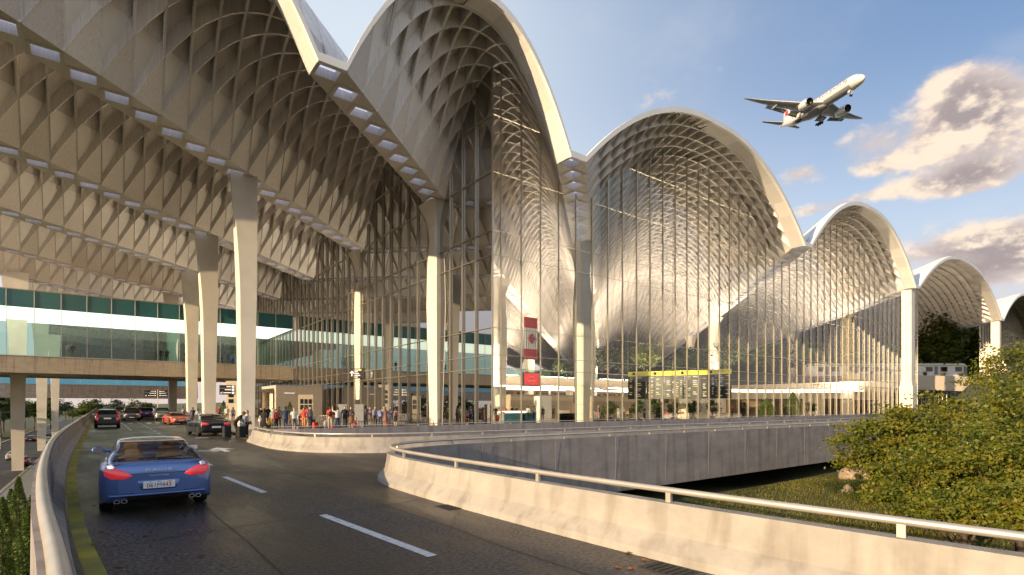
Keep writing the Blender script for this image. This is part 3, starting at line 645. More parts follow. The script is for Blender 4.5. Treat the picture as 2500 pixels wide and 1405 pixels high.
def cone_tree(name,label,cat,loc,h,r,m,n,leaf,seed,group=None,pot=None,stem=.2):
    rs=np.random.RandomState(seed); o=thing(name,label,cat,loc,0,group)
    t=rs.rand(n)**.85; a=rs.rand(n)*2*math.pi; prof=np.sin(np.clip(t*1.12+.22,0,1.57)*2)**.8; prof=np.where(t>.5,(1-t)*1.7+.05,.62+.5*t)
    wob=1+.16*np.sin(a*3+seed+t*7)+.1*np.sin(a*7+t*23); rr=r*np.clip(prof,0,1.05)*wob*(.72+.3*rs.rand(n))
    P=np.stack([rr*np.cos(a),rr*np.sin(a),stem+t*(h-stem)],1)
    V,F=leaf_quads(P,leaf,rs,.1,1.0,.4)
    # blades stand up along the surface
    np_mesh('crown',V,F,m,o)
    mb=MB(); mb.tube([(0,0,-.1),(0,0,h*.8)],[r*.14,r*.03],6); mb.build('trunk',M['bark'],o)
    if pot: mb=MB(); mb.lathe([(r*.55,0),(r*.7,pot),(r*.62,pot),(r*.6,pot-.05)],n=12); mb.build('pot',M['black'],o)
    return o
def grass_tuft(name,label,loc,h,r,n,m,seed,group=None,plume=None,parent_z=0):
    rs=np.random.RandomState(seed); o=thing(name,label,'grass',loc,0,group); V=[];F=[]
    for k in range(n):
        a=rs.rand()*6.283; l=r*(.4+.7*rs.rand()); hh=h*(.6+.5*rs.rand()); w=.012+.012*rs.rand(); q=np.array([math.cos(a),math.sin(a)]); s=np.array([-q[1],q[0]])*w*(1+h)
        b=len(V); base=q*r*.12*rs.rand()
        for t,wd in ((0,1),(.5,.9),(1,.1)):
            c=base+q*l*t**1.6; z=hh*(1-(1-t)**1.7)-(.25*hh*t*t if l>r*.7 else 0)
            V+= [(c[0]-s[0]*wd,c[1]-s[1]*wd,z),(c[0]+s[0]*wd,c[1]+s[1]*wd,z)]
        F+=[(b,b+1,b+3,b+2),(b+2,b+3,b+5,b+4)]
    np_mesh('blades',V,F,m,o)
    if plume:
        C=[];
        for k in range(n//3):
            a=rs.rand()*6.283; q=r*(.3+.65*rs.rand()); z=h*(.75+.45*rs.rand())
            for j in range(5): C.append((q*math.cos(a)+rs.normal()*.02,q*math.sin(a)+rs.normal()*.02,z-j*.03*h+rs.normal()*.02))
        Vv,Ff=leaf_quads(np.array(C),.07*max(h,.5),rs,.2); np_mesh('plumes',Vv,Ff,plume,o)
    return o
def tz(x,y): return float(terrain(x,y))
# maples on the slope at the right
def maple(px,py,D,r,rz,label,seed,n,leaf=.15,m='maple'):
    x,y=unproj(px,D); zc=EYE+(990-py)*D/1322; zg=tz(x,y); h=zc-zg
    return make_tree('maple_tree',label,'tree',(x,y,zg),h+rz,(r,r,rz),M[m],n,leaf,seed,'maples on the slope',.11,int(60+n/170),.125,14,cz=h,up=.3,flat=.42)
maple(2185,1105,25,2.7,2.1,'broad maple on the slope reaching left over the end of the ramp wall',11,11000)
maple(2325,1075,24,2.9,2.2,'tallest rounded maple in the middle of the slope',12,13000)
maple(2545,935,25,2.9,2.6,'maple highest up the slope at the right edge in front of the guideway beam',13,10000)
maple(2260,1195,18,1.9,1.5,'low spreading maple just above the handrail left of the darker one',14,9000,.13)
maple(2410,1160,17,2.2,1.8,'dense maple leaning over the handrail near the right edge',15,11000,.13)
maple(2500,1090,19,2.2,2.6,'half cut off maple at the right edge of the view',16,9000,.14)
maple(2490,1245,13,1.15,.8,'small maple low behind the handrail at the right edge',17,6000,.1)
maple(2360,1250,14,1.3,.6,'lowest maple bush hanging just over the rail',18,5000,.1)
# shrubs and boulders on the lawn
def shrub(px,py,D,r,h,m,label,seed,n=900,leaf=.07):
    x,y=unproj(px,D); o=thing('shrub',label,'shrub',(x,y,tz(x,y)),0,'shrubs on the lawn'); rs=np.random.RandomState(seed)
    P,C=crown_points(n,(r,r,h),rs,18,.34,.7); P[:,2]=np.abs(P[:,2]); V,F=leaf_quads(P,leaf,rs,.6); np_mesh('foliage',V,F,m,o)
    mb=MB()
    for k in range(5): c=C[k]; mb.tube([(0,0,-.05),(c[0]*.5,c[1]*.5,abs(c[2])*.5),(c[0],c[1],abs(c[2]))],[.03,.02,.006],5)
    mb.build('stems',M['bark'],o); return o
shrub(2025,1175,28,.75,.55,M['tuft'],'round yellowish shrub alone on the lawn nearest the bridge shadow',31)
shrub(2070,1205,26,.7,.5,M['leafd'],'dark brown green shrub below the small boulder',32)
shrub(2105,1170,27,.6,.35,M['leafg'],'bright green low shrub right of the small boulder',33)
shrub(2130,1215,24,1.0,.45,M['leafy'],'pale green spreading shrub in front of the maples',34,1500)
def boulder(px,D,sx,sy,sz,label,seed,rot=0):
    x,y=unproj(px,D); rs=np.random.RandomState(seed); bm=bmesh.new(); bmesh.ops.create_icosphere(bm,subdivisions=4,radius=1)
    k=[rs.normal(size=3) for _ in range(7)]; ph=rs.rand(7)*6
    for v in bm.verts:
        d=sum(math.sin(float(np.dot(k[i],v.co))*2.2+ph[i])*.055 for i in range(7)); d+=.02*math.sin(v.co.x*17+v.co.z*13)*math.sin(v.co.y*15); v.co=v.co*(1+d)
        v.co=Vector((v.co.x*sx,v.co.y*sy,v.co.z*sz))
    me=bpy.data.meshes.new('boulder'); bm.to_mesh(me); bm.free(); me.materials.append(M['rock']); me.polygons.foreach_set('use_smooth',[True]*len(me.polygons))
    o=link(bpy.data.objects.new('boulder',me)); o.location=(x,y,tz(x,y)+sz*.35); o.rotation_euler=(0,0,rot); tag(o,label,'boulder','boulders on the lawn')
boulder(2082,33,.75,.7,.62,'rounded sunlit boulder at the end of the ramp wall',41,.4)
boulder(2135,32,1.15,.6,.45,'long flat boulder lying beside the rounded one under the maple',42,-.6)
boulder(2068,26,.32,.28,.26,'small round boulder among the lawn shrubs',43,.2)
for i,(px,D,h,lb) in enumerate([(2095,31.5,.5,'spiky grass tuft in front of the long boulder'),(2150,33.5,.6,'pale plumed grass behind the long boulder'),(2215,42,.9,'pale plumed grass high on the slope left of the beam'),(2290,46,1.0,'pale plumed grass on the slope crest below the guideway beam'),(2330,44,1.0,'broad tuft of plumed grass on the crest right below the beam')]):
    x,y=unproj(px,D); grass_tuft('grass_tuft',lb,(x,y,tz(x,y)),h,h*.8,90,M['tuft'],50+i,'ornamental grasses',M['plume'] if i else None)
# planted tufts along the guideway beam
for k in range(8):
    p=Vector((124,44,0))+Vector((-8,6,0))+(Vector((34,-26,0)))*(.27+.085*k)+Vector((.6,.8,0))*1.0; zz=8.5-1.1*(.27+.085*k)
    grass_tuft('grass_tuft','golden grass tuft planted along the top of the guideway beam',(p.x,p.y,zz-.05),1.15,1.1,70,M['tuft'],70+k,'grass tufts on the guideway beam',M['plume'])
# trees behind the beam, under the fourth vault
for i,(px,D,h,r,m,lb) in enumerate([(2292,128,19,5,'leafy','tall loose green tree nearest the end column of the hall'),(2345,150,17,6.5,'leafy','wide green tree behind the train to the right of the loose one'),(2400,150,18,6.5,'leafy','green tree in front of the far column of the open vault'),(2320,170,20,7,'leafd','dark tree farthest back under the open vault'),(2440,170,16,6,'leafd','dark tree showing past the far column of the open vault')]):
    x,y=unproj(px,D); zg=max(tz(x,y),3.0)-1; make_tree('broadleaf_tree',lb,'tree',(x,y,zg),h+3,(r,r,h*.45),M[m],2600,.95,200+i,'trees under the open vault',.4,42,.25,8)
# cypresses and grass, lower left
for i,(px,py,D,h,r,lb) in enumerate([(46,1165,17.5,3.4,.44,'tallest clipped cypress below the road parapet'),(6,1215,16.2,3.1,.42,'cypress cut by the left edge of the view'),(26,1195,20.5,3.2,.45,'cypress standing behind the gap between the two nearest ones'),(70,1235,15.2,2.4,.34,'shortest cypress close against the parapet')]):
    x,y=unproj(px,D); zt=EYE+(990-py)*D/1322; cone_tree('cypress',lb,'tree',(x,y,zt-h),h,r,M['cyp'],6500,.075,300+i,'cypresses below the parapet')
x,y=unproj(78,18.5); cone_tree('conifer_shrub','yellow green conifer close against the outer face of the parapet','shrub',(x,y,EYE-220*18.5/1322-2.2),2.2,.5,M['leafy'],3500,.08,310)
x,y=unproj(60,13.0); grass_tuft('grass_tuft','small fountain grass with pale plumes below the parapet',(x,y,tz(x,y)+.05),.55,.5,110,M['tuft'],320,'ornamental grasses',M['plume'])
# park trees beyond the highway
TL=[]
for k in range(13): TL.append((-22.5-3.2*(k%2),112+12*k,8.6+(k*37%10)*.13,3.0,'leafd' if k%3 else 'leafg'))
protos=[]
for i,(m,seed) in enumerate((('leafd',401),('leafg',402),('leafy',403))):
    lb=['dark round park tree with a bare trunk in the row beyond the highway','mid green park tree in the row beyond the highway','bright green park tree beyond the highway'][i]
    o=make_tree('park_tree',lb,'tree',(0,0,-7),9,(3.2,3.2,2.9),M[m],1500,.62,seed,'park trees beyond the highway',.2,30,.26,7); protos.append(o)
used=set()
def park(kind,x,y,s,lb=None,zs=None):
    s*=1.22
    if kind in used: o=copy_tree(protos[kind],(x,y,-7.0),random.random()*6,scale=(s,s,zs or s))
    else: used.add(kind); o=protos[kind]; o.location=(x,y,-7.0); o.scale=(s,s,zs or s)
    if lb: o['label']=lb
    return o
for k,(x,y,h,r,m) in enumerate(TL): park(0 if m=='leafd' else 1,x,y,h/9)
for (px,D,kind,s) in ((60,210,0,1.0),(84,190,1,.95),(100,230,2,.85),(122,205,2,.8),(130,300,0,1.25),(112,320,0,1.15),(160,330,0,1.0),(212,215,2,1.0),(228,330,0,1.15),(240,250,1,.9),(262,340,1,.9),(288,350,0,1.15),(335,230,2,1.05),(360,340,1,1.0),(178,260,2,.7),(30,260,0,1.1),(10,290,0,1.15)):
    x,y=unproj(px,D); park(kind,x,y,s)
# distant woodland on the ridge behind the hall: one mass
rs=np.random.RandomState(5); px=1350+1250*rs.rand(26000); D=235+170*rs.rand(26000); lat=(px-1250)/1322*D; X=FX*D+FY*lat; Y=FY*D-FX*lat
hh=4+9*(np.sin(X*.17+3*np.sin(Y*.11))*.5+.5)*rs.rand(26000); C=np.stack([X,Y,terrain(X,Y)+hh-1],1); V,F=leaf_quads(C,4.2,rs,.4); tag(np_mesh('far_woodland',V,F,M['leafd']),kind='stuff')
# trees growing inside the hall on the gallery, and pots below
for i,(px,D,z0,h,r,m,lb) in enumerate([(1432,108,6.9,8.5,2.4,'leafd','slender dark tree on the gallery right of the second inner column'),(1470,112,6.9,7,3,'leafd','dark rounded gallery tree next to the slender one'),(1525,110,6.9,6.5,2.8,'leafd','dark gallery tree left of the lit bright one'),(1572,104,6.9,6.8,2.4,'leafy','bright lit green tree on the gallery behind the yellow topped boards'),(1655,118,6.9,6,2.6,'leafd','grey green gallery tree above the middle of the yellow topped boards'),(1700,118,6.9,7.5,2.8,'leafd','dark gallery tree left of the third inner column'),(1770,112,6.9,9,3.2,'leafd','tall gallery tree just right of the third inner column'),(1915,126,6.9,9.5,4.8,'leafd','widest gallery tree in the right part of the hall'),(1385,106,6.9,3.4,2.0,'leafg','low green bush tree on the gallery behind the second inner column')]):
    x,y=unproj(px,D); make_tree('gallery_tree',lb,'tree',(x,y,z0),h,(r,r,h*.38),M[m],1500,.5,500+i,'trees on the gallery inside the hall',.16,26,.26,6)
pp=None
for i,(px,D) in enumerate([(1490,60),(1556,58),(1604,61),(1645,63),(1692,62),(1740,65),(1814,68),(1980,80)]):
    x,y=unproj(px,D); lb=['leftmost potted tree behind the hall glass beside the queue of travellers','potted tree directly left of the standing guard in the hall','potted tree beside the dark bin in the hall','potted tree in front of the red queue barrier in the hall','potted tree beside the white counter block in the hall','potted tree just left of the second tall cypress pair in the hall','small potted tree beside the person in red in the hall','potted tree at the far right of the hall behind the cypress'][i]
    if pp is None:
        pp=make_tree('potted_tree',lb,'potted tree',(x,y,.146),2.3,(.72,.72,.85),M['leafg'],900,.17,600,'potted trees in the hall',.04,18,.3,4)
        mb=MB(); mb.lathe([(.22,0),(.3,.5),(.27,.5),(.26,.46)],n=10); mb.build('pot',M['black'],pp)
    else: copy_tree(pp,(x,y,.146),random.random()*6,lb,scale=1.0+.05*(i%3))
for i,(px,D,h,r,lb) in enumerate([(1872,50,2.6,.95,'shorter of the two clipped conifers standing at the plaza parapet'),(1936,52,3.3,1.05,'taller of the two clipped conifers standing at the plaza parapet'),(708,54,2.2,.42,'clipped cone topiary by the beige entrance box on the plaza'),(546,66,2.4,.45,'dark cone topiary between the two nearest canopy columns'),(553,70,2.4,.42,'second dark cone topiary just behind the first between the columns')]):
    x,y=unproj(px,D)
    if i<2: y=29.0; x=(lambda r:(y*(FX+r*FY))/(FY-r*FX))((px-1250)/1322)
    cone_tree('topiary',lb,'topiary',(x,y,.14),h,r,M['cyp'] if i<2 else M['leafg'],3500 if i<2 else 1200,.11,330+i,'clipped conifers on the plaza')
# fallen leaves on the road
M['dry']=mat('dry_leaf',(.30,.12,.03),.7,col2=(.12,.05,.02),scale=4)
spots=[(1383,1297),(1400,1302),(1432,1310),(1450,1322),(1470,1311),(1496,1320),(1505,1326),(1535,1350),(1590,1353),(1575,1367),(1585,1357),(1655,1357),(1643,1366),(1720,1374),(1735,1380),(1542,1388),(1860,1400),(250,1298),(230,1330),(464,1296),(358,1307),(490,1355),(290,1384),(228,1235),(1510,1385)]
for k,(px,py) in enumerate(spots):
    x,y,_=on_level(px,py,.012); rs=np.random.RandomState(900+k); a=[.055*(1+.4*rs.rand()) if q%2==0 else .028 for q in range(10)]
    mb=MB(); vs=[(a[q]*math.cos(q*.628),a[q]*.8*math.sin(q*.628),.012*rs.rand()) for q in range(10)]+[(0,0,.014)]
    vs+= [(p[0],p[1],p[2]-.004) for p in vs]; fs=[(q,(q+1)%10,10) for q in range(10)]+[(11+(q+1)%10,11+q,21) for q in range(10)]; mb.add(vs,fs); o=mb.build('fallen_leaf',M['dry']); o.location=(x,y,.012); o.rotation_euler=(0,0,rs.rand()*6)
    tag(o,'dry brown leaf lying on the asphalt','leaf','fallen leaves on the road')
# unseen trees added left of and behind the camera to shade the road
for i,(x,y,h) in enumerate([(-30,-16,11),(-24,-12,12),(-14,-12,12)]): make_tree('added_shade_tree',['unseen added shade tree farthest left down the bank','tall unseen shade tree added in the middle of the bank','unseen shade tree added behind the near end of the road'][i],'tree',(x,y,tz(x,y)),h,(3.6,3.6,3.4),M['leafg'],2200,.5,700+i,'added shade trees',.25,36,.25,8)

# grass blades on the lawn, far too many to count
rs=np.random.RandomState(77); n=90000; X=12+44*rs.rand(n)**1.0; Y=-1+16.5*rs.rand(n); Z=terrain(X,Y)-.01; hh=.05+.09*rs.rand(n); a=rs.rand(n)*6.283; w=.012+.012*rs.rand(n); lean=rs.normal(size=(n,2))*.035
dx=np.cos(a)*w; dy=np.sin(a)*w
V=np.stack([np.stack([X-dx,Y-dy,Z],1),np.stack([X+dx,Y+dy,Z],1),np.stack([X+dx*.3+lean[:,0],Y+dy*.3+lean[:,1],Z+hh],1),np.stack([X-dx*.3+lean[:,0],Y-dy*.3+lean[:,1],Z+hh],1)],1).reshape(-1,3)
M['blade']=leafmat('grass_blades',[(.075,.085,.012),(.17,.165,.02),(.26,.21,.035)],.6,.4)
tag(np_mesh('lawn_grass',V,np.arange(4*n).reshape(-1,4),M['blade']),kind='stuff')
n=14000; X=-6.5+5*rs.rand(n); Y=9+22*rs.rand(n); Z=terrain(X,Y)-.01; hh=.06+.1*rs.rand(n); a=rs.rand(n)*6.283; dx=np.cos(a)*.012; dy=np.sin(a)*.012; lean=rs.normal(size=(n,2))*.04
V=np.stack([np.stack([X-dx,Y-dy,Z],1),np.stack([X+dx,Y+dy,Z],1),np.stack([X+dx*.3+lean[:,0],Y+dy*.3+lean[:,1],Z+hh],1),np.stack([X-dx*.3+lean[:,0],Y-dy*.3+lean[:,1],Z+hh],1)],1).reshape(-1,3)
tag(np_mesh('bank_grass',V,np.arange(4*n).reshape(-1,4),M['blade']),kind='stuff')
# ------------------------------------------------------------------ vehicles
from mathutils.bvhtree import BVHTree
def paint(name,col,coat=1.0,metal=.25,rough=.32): return mat(name,col,rough,metal,coat=coat)
M['blue_paint']=paint('blue_car_paint',(.075,.15,.40),1,.5,.28); M['black_paint']=paint('black_car_paint',(.012,.011,.012)); M['grey_paint']=paint('grey_car_paint',(.10,.095,.09)); M['silver_paint']=paint('silver_car_paint',(.32,.31,.29),1,.6)
M['red_paint']=paint('orange_red_car_paint',(.62,.085,.03)); M['navy_paint']=paint('navy_car_paint',(.012,.014,.12)); M['white_paint2']=paint('white_car_paint',(.6,.6,.58),1,0); M['brown_paint']=paint('brown_car_paint',(.045,.035,.03))
M['carglass']=glassmat('car_glass',(.80,.77,.72),1.45); M['carglass_d']=mat('dark_car_glass',(.012,.013,.014),.06,coat=.5); M['tyre']=mat('tyre_rubber',(.012,.012,.012),.8); M['rim']=mat('alloy_rim',(.45,.44,.42),.3,.9)
M['tail']=mat('red_lamp_lens',(.60,.02,.035),.12,coat=1,emit=(1,.05,.06),estr=.16); M['clearlens']=mat('clear_lamp_lens',(.75,.73,.70),.1,coat=1); M['amber']=mat('amber_lamp_lens',(.6,.12,.03),.15,coat=1,emit=(1,.2,.05),estr=.15)
M['badge']=mat('badge_metal',(.36,.40,.52),.3,.6); M['chrome']=mat('chrome',(.75,.74,.72),.12,1.0); M['plate']=mat('number_plate',(.78,.77,.74),.45); M['plate_ink']=mat('plate_ink',(.02,.09,.28),.6); M['tan']=mat('tan_leather',(.62,.46,.31),.55,var=.08); M['trim']=mat('black_trim',(.014,.014,.015),.5)
def text_mesh(name,txt,size,m,parent,loc,rot,ext=.002,width=None):
    cu=bpy.data.curves.new(name,'FONT'); cu.body=txt; cu.size=size; cu.align_x='CENTER'; cu.align_y='CENTER'; cu.extrude=ext
    t=bpy.data.objects.new(name+'_curve',cu); COL.objects.link(t); bpy.context.view_layer.update()
    me=bpy.data.meshes.new_from_object(t.evaluated_get(bpy.context.evaluated_depsgraph_get())); bpy.data.objects.remove(t); bpy.data.curves.remove(cu)
    me.materials.clear(); me.materials.append(m); o=link(bpy.data.objects.new(name,me),parent); o.location=loc; o.rotation_euler=rot
    if width:
        xs=[v.co.x for v in me.vertices]; k=width/(max(xs)-min(xs)); o.scale=(k,1,1)
    return o
CARS={
 # y, half width, underside, shoulder height   |  roof: y, z, half width
 'fastback':dict(L=4.97,wb=(-1.46,1.46),R=.35,
   body=[(-2.49,.66,.42,.80),(-2.45,.83,.31,.93),(-2.36,.905,.24,.985),(-2.15,.95,.2,1.0),(-1.5,.965,.19,1.01),(-.6,.93,.19,.96),(.6,.925,.19,.93),(1.3,.94,.19,.89),(1.9,.93,.2,.80),(2.28,.86,.22,.70),(2.49,.66,.32,.58)],
   roof=[(-2.38,.985,.60),(-2.02,1.06,.66),(-1.55,1.215,.655),(-1.05,1.335,.635),(-.5,1.40,.615),(0,1.415,.60),(.45,1.37,.60),(.9,1.19,.66),(1.32,.93,.74)],rearglass=(-2.22,-.98),side=(-1.55,.95),screen=.5),
 'saloon':dict(L=5.0,wb=(-1.45,1.5),R=.34,
   body=[(-2.5,.66,.42,.82),(-2.46,.82,.31,.95),(-2.36,.90,.24,1.0),(-2.1,.93,.2,1.01),(-1.4,.94,.19,1.0),(-.6,.93,.19,.97),(.6,.93,.19,.95),(1.3,.93,.19,.92),(1.9,.92,.2,.84),(2.3,.86,.22,.74),(2.5,.66,.32,.6)],
   roof=[(-2.0,1.0,.62),(-1.7,1.12,.66),(-1.2,1.32,.64),(-.7,1.42,.62),(0,1.455,.60),(.45,1.41,.61),(.9,1.2,.67),(1.35,.95,.75)],rearglass=(-1.85,-.95),side=(-1.45,.95),screen=.5),
 'suv':dict(L=4.6,wb=(-1.32,1.36),R=.37,
   body=[(-2.30,.70,.45,.95),(-2.27,.83,.33,1.06),(-2.18,.895,.28,1.08),(-1.9,.92,.26,1.08),(-1.2,.935,.25,1.08),(-.4,.92,.25,1.06),(.6,.92,.25,1.04),(1.2,.93,.25,1.02),(1.75,.92,.27,.97),(2.15,.87,.3,.9),(2.3,.72,.4,.78)],
   roof=[(-2.24,1.08,.76),(-2.12,1.36,.71),(-1.95,1.60,.66),(-1.5,1.675,.65),(-.5,1.70,.64),(.2,1.68,.64),(.6,1.56,.66),(1.0,1.28,.72),(1.32,1.05,.8)],rearglass=(-2.22,-1.98),side=(-1.9,.9),screen=.3),
 'sports':dict(L=4.4,wb=(-1.2,1.24),R=.33,
   body=[(-2.2,.62,.38,.66),(-2.16,.80,.27,.80),(-2.05,.88,.2,.86),(-1.7,.92,.16,.88),(-1.2,.925,.15,.9),(-.4,.88,.15,.84),(.5,.87,.15,.82),(1.1,.9,.15,.84),(1.6,.885,.16,.78),(2.0,.82,.18,.66),(2.2,.62,.28,.5)],
   roof=[(-2.0,.87,.5),(-1.5,1.02,.56),(-.9,1.2,.56),(-.3,1.285,.54),(.15,1.26,.54),(.55,1.1,.6),(.95,.86,.68)],rearglass=(-1.6,-.7),side=(-.95,.7),screen=.2)}
def make_car(kind,paint_m,label,group='cars at the kerb',cat='car',glass='carglass_d',rear='lamp',plate=True,name='parked_car',seats=False):
    S=CARS[kind]; o=thing(name,label,cat,(0,0,0),0,group)
    B=np.array(S['body']); ys=np.unique(np.concatenate([np.linspace(B[0,0],B[-1,0],46),B[:,0],B[0,0]+np.array([.01,.025,.06]),B[-1,0]-np.array([.01,.025,.06])]+[np.array([w-S['R']-.055,w+S['R']+.055,w-S['R'],w+S['R']]) for w in S['wb']]))
    w=np.interp(ys,B[:,0],B[:,1]); zb=np.interp(ys,B[:,0],B[:,2]); zs=np.interp(ys,B[:,0],B[:,3])
    def sm(a):
        for _ in range(2): a[1:-1]=(a[:-2]+2*a[1:-1]+a[2:])/4
        return a
    w,zs=sm(w),sm(zs)
    arch=np.zeros_like(ys)
    for yw in S['wb']:
        q=(S['R']+.05)**2-(ys-yw)**2; arch=np.maximum(arch,np.where(q>0,S['R']+np.sqrt(np.maximum(q,0)),0))
    mb=MB(); secs=[]
    for y,a,b,s,ar in zip(ys,w,zb,zs,arch):
        t=max(b+.02,ar); m_=max((b+s)/2+.03,t+.02); k=max(s-.13,m_+.01)
        half=[(0,b),(a*.62,b),(a*.66,max(b,min(t,s-.2))),(a*.955,t),(a*.985,t+.02),(a,m_),(a*.985,k),(a*.95,s-.045),(a*.86,s-.005),(a*.5,s+.02),(0,s+.03)]
        secs.append([(x,y,z) for x,z in half]+[(-x,y,z) for x,z in reversed(half[1:-1])])
    mb.loft(secs,0,True)
    # greenhouse strip by strip; glass strips become parts of their own
    R=np.array(S['roof']); ry=np.unique(np.concatenate([np.linspace(R[0,0],R[-1,0],34),np.array(S['rearglass']),np.array(S['side']),[S['screen']]]))
    zr=np.interp(ry,R[:,0],R[:,1]); wt=np.interp(ry,R[:,0],R[:,2])
    def smr(a):
        for _ in range(3): a[1:-1]=(a[:-2]+2*a[1:-1]+a[2:])/4
        return a
    zr,wt=smr(zr),smr(wt)
    sh=np.interp(ry,ys,zs); bw=np.interp(ry,ys,w)
    P=[]
    for y,z,t,s,b in zip(ry,zr,wt,sh,bw):
        h=max(z-s,0); f=min(1,h/.25); base=b*.87; t=base*(1-f)+t*f if f<1 else t
        half=[(base,s-.02),(base*.985-.01,s+h*.12),(base*.55+t*.45,s+h*.5),(t+.015,s+h*.86),(t*.93,s+h*.955),(t*.55,s+h*.995+.0),(0,s+h+.005)]
        P.append([(x,y,q) for x,q in half]+[(-x,y,q) for x,q in reversed(half[:-1])])
    n=len(P[0]); parts={'side_window':MB(),'rear_window':MB(),'windscreen':MB()}
    roofmb=MB()
    for i in range(len(P)-1):
        yc=(ry[i]+ry[i+1])/2
        for j in range(n-1):
            q=[P[i][j],P[i][j+1],P[i+1][j+1],P[i+1][j]]; jj=min(j,n-2-j); tgt=roofmb
            if jj in (1,2) and S['side'][0]<yc<S['side'][1] and not (abs(yc+.05)<.04): tgt=parts['side_window']
            if jj>=4 and S['rearglass'][0]<yc<S['rearglass'][1]: tgt=parts['rear_window']
            if jj>=3 and yc>S['screen'] and yc<R[-1,0]-.05: tgt=parts['windscreen']
            tgt.add(q,[(3,2,1,0)],0,True)
    for q in roofmb.f: pass
    b0=len(mb.v); mb.v+=roofmb.v; mb.f+=[[k+b0 for k in f] for f in roofmb.f]; mb.m+=roofmb.m; mb.s+=roofmb.s
    # dark sills and valance
    for i,f in enumerate(mb.f):
        z=sum(mb.v[k][2] for k in f)/len(f); x=max(abs(mb.v[k][0]) for k in f); yy=sum(mb.v[k][1] for k in f)/len(f)
        if z<B[:,2].min()+.10 or x<w.max()*.67 and z<.5: mb.m[i]=1
    body=mb.build('body',[paint_m,M['trim']],o); bm=bmesh.new(); bm.from_mesh(body.data); bmesh.ops.remove_doubles(bm,verts=bm.verts,dist=.0006); bmesh.ops.recalc_face_normals(bm,faces=bm.faces); bm.to_mesh(body.data); bm.free()
    for k,p in parts.items():
        if p.v:
            bm=bmesh.new(); vv=[bm.verts.new(v) for v in p.v]
            for f in p.f: bm.faces.new([vv[i] for i in f])
            bmesh.ops.remove_doubles(bm,verts=bm.verts,dist=.0006); bmesh.ops.dissolve_degenerate(bm,dist=.0005,edges=bm.edges); bmesh.ops.recalc_face_normals(bm,faces=bm.faces); left=set(bm.faces)
            while left:                                # each pane an object of its own
                st=[left.pop()]; isl=[]
                while st:
                    f=st.pop(); isl.append(f)
                    for e in f.edges:
                        for g2 in e.link_faces:
                            if g2 in left: left.remove(g2); st.append(g2)
                q=MB(); idx={}
                for f in isl:
                    for v in f.verts:
                        if v not in idx: idx[v]=len(q.v); q.v.append(tuple(v.co))
                    q.f.append([idx[v] for v in f.verts]); q.m.append(0); q.s.append(True)
                q.build(k,M[glass],o)
            bm.free()
    bvh=BVHTree.FromPolygons([tuple(v) for v in mb.v],[tuple(f) for f in mb.f])
    def hit(x,z,front=False):
        r=bvh.ray_cast(Vector((x,9 if front else -9,z)),Vector((0,-1 if front else 1,0))); return r[0].y if r[0] else (B[-1,0] if front else B[0,0])
    def patch(nm,outl,m,off=.012,front=False,par=None):
        c=np.mean(outl,0); pts=[]; k=len(outl); sgn=1 if front else -1
        for lv in (1.0,.96,.6):
            for (x,z) in outl: X,Z=c+(np.array((x,z))-c)*lv; pts.append((X,hit(X,Z,front)+sgn*(off if lv<1 else -.01),Z))
        pts.append((c[0],hit(c[0],c[1],front)+sgn*off*1.2,c[1])); p=MB(); f=[]
        for a in (0,1):
            for j in range(k): f.append((a*k+j,a*k+(j+1)%k,(a+1)*k+(j+1)%k,(a+1)*k+j))
        f+=[(2*k+j,2*k+(j+1)%k,3*k) for j in range(k)]; p.add(pts,f,0,True); return p.build(nm,m,par or o)
    o['_hit']=0
    # wheels
    Wx=w.max(); rr=S['R']
    for yw in S['wb']:
        for s in (-1,1):
            x0=s*(Wx-.02); m=MB(); prof=[(rr*.62,-.11),(rr*.93,-.115),(rr,-.07),(rr,.07),(rr*.93,.115),(rr*.62,.11)]
            m.lathe([(a,b) for a,b in prof],(x0-s*.115,yw,rr),22,axis='X'); t=m.build('wheel',M['tyre'],o)
            m=MB(); m.lathe([(rr*.64,.075*s),(rr*.66,.10*s),(rr*.60,.10*s),(rr*.58,.06*s)],(x0-s*.115,yw,rr),20,axis='X')
            for q in range(5):
                a=q*2*math.pi/5+.3; d=(math.cos(a),math.sin(a)); m.hexa([(x0-s*.07,yw+d[0]*.03-d[1]*.035,rr+d[1]*.03+d[0]*.035),(x0-s*.07,yw+d[0]*.03+d[1]*.035,rr+d[1]*.03-d[0]*.035),(x0-s*.05,yw+d[0]*.03+d[1]*.035,rr+d[1]*.03-d[0]*.035),(x0-s*.05,yw+d[0]*.03-d[1]*.035,rr+d[1]*.03+d[0]*.035)],
                     [(x0-s*.045,yw+d[0]*rr*.62-d[1]*.03,rr+d[1]*rr*.62+d[0]*.03),(x0-s*.045,yw+d[0]*rr*.62+d[1]*.03,rr+d[1]*rr*.62-d[0]*.03),(x0-s*.02,yw+d[0]*rr*.62+d[1]*.03,rr+d[1]*rr*.62-d[0]*.03),(x0-s*.02,yw+d[0]*rr*.62-d[1]*.03,rr+d[1]*rr*.62+d[0]*.03)])
            m.build('rim',M['rim'],t)
    # mirrors
    my=S['screen']+.42; mz=float(np.interp(my,ys,zs))+.13
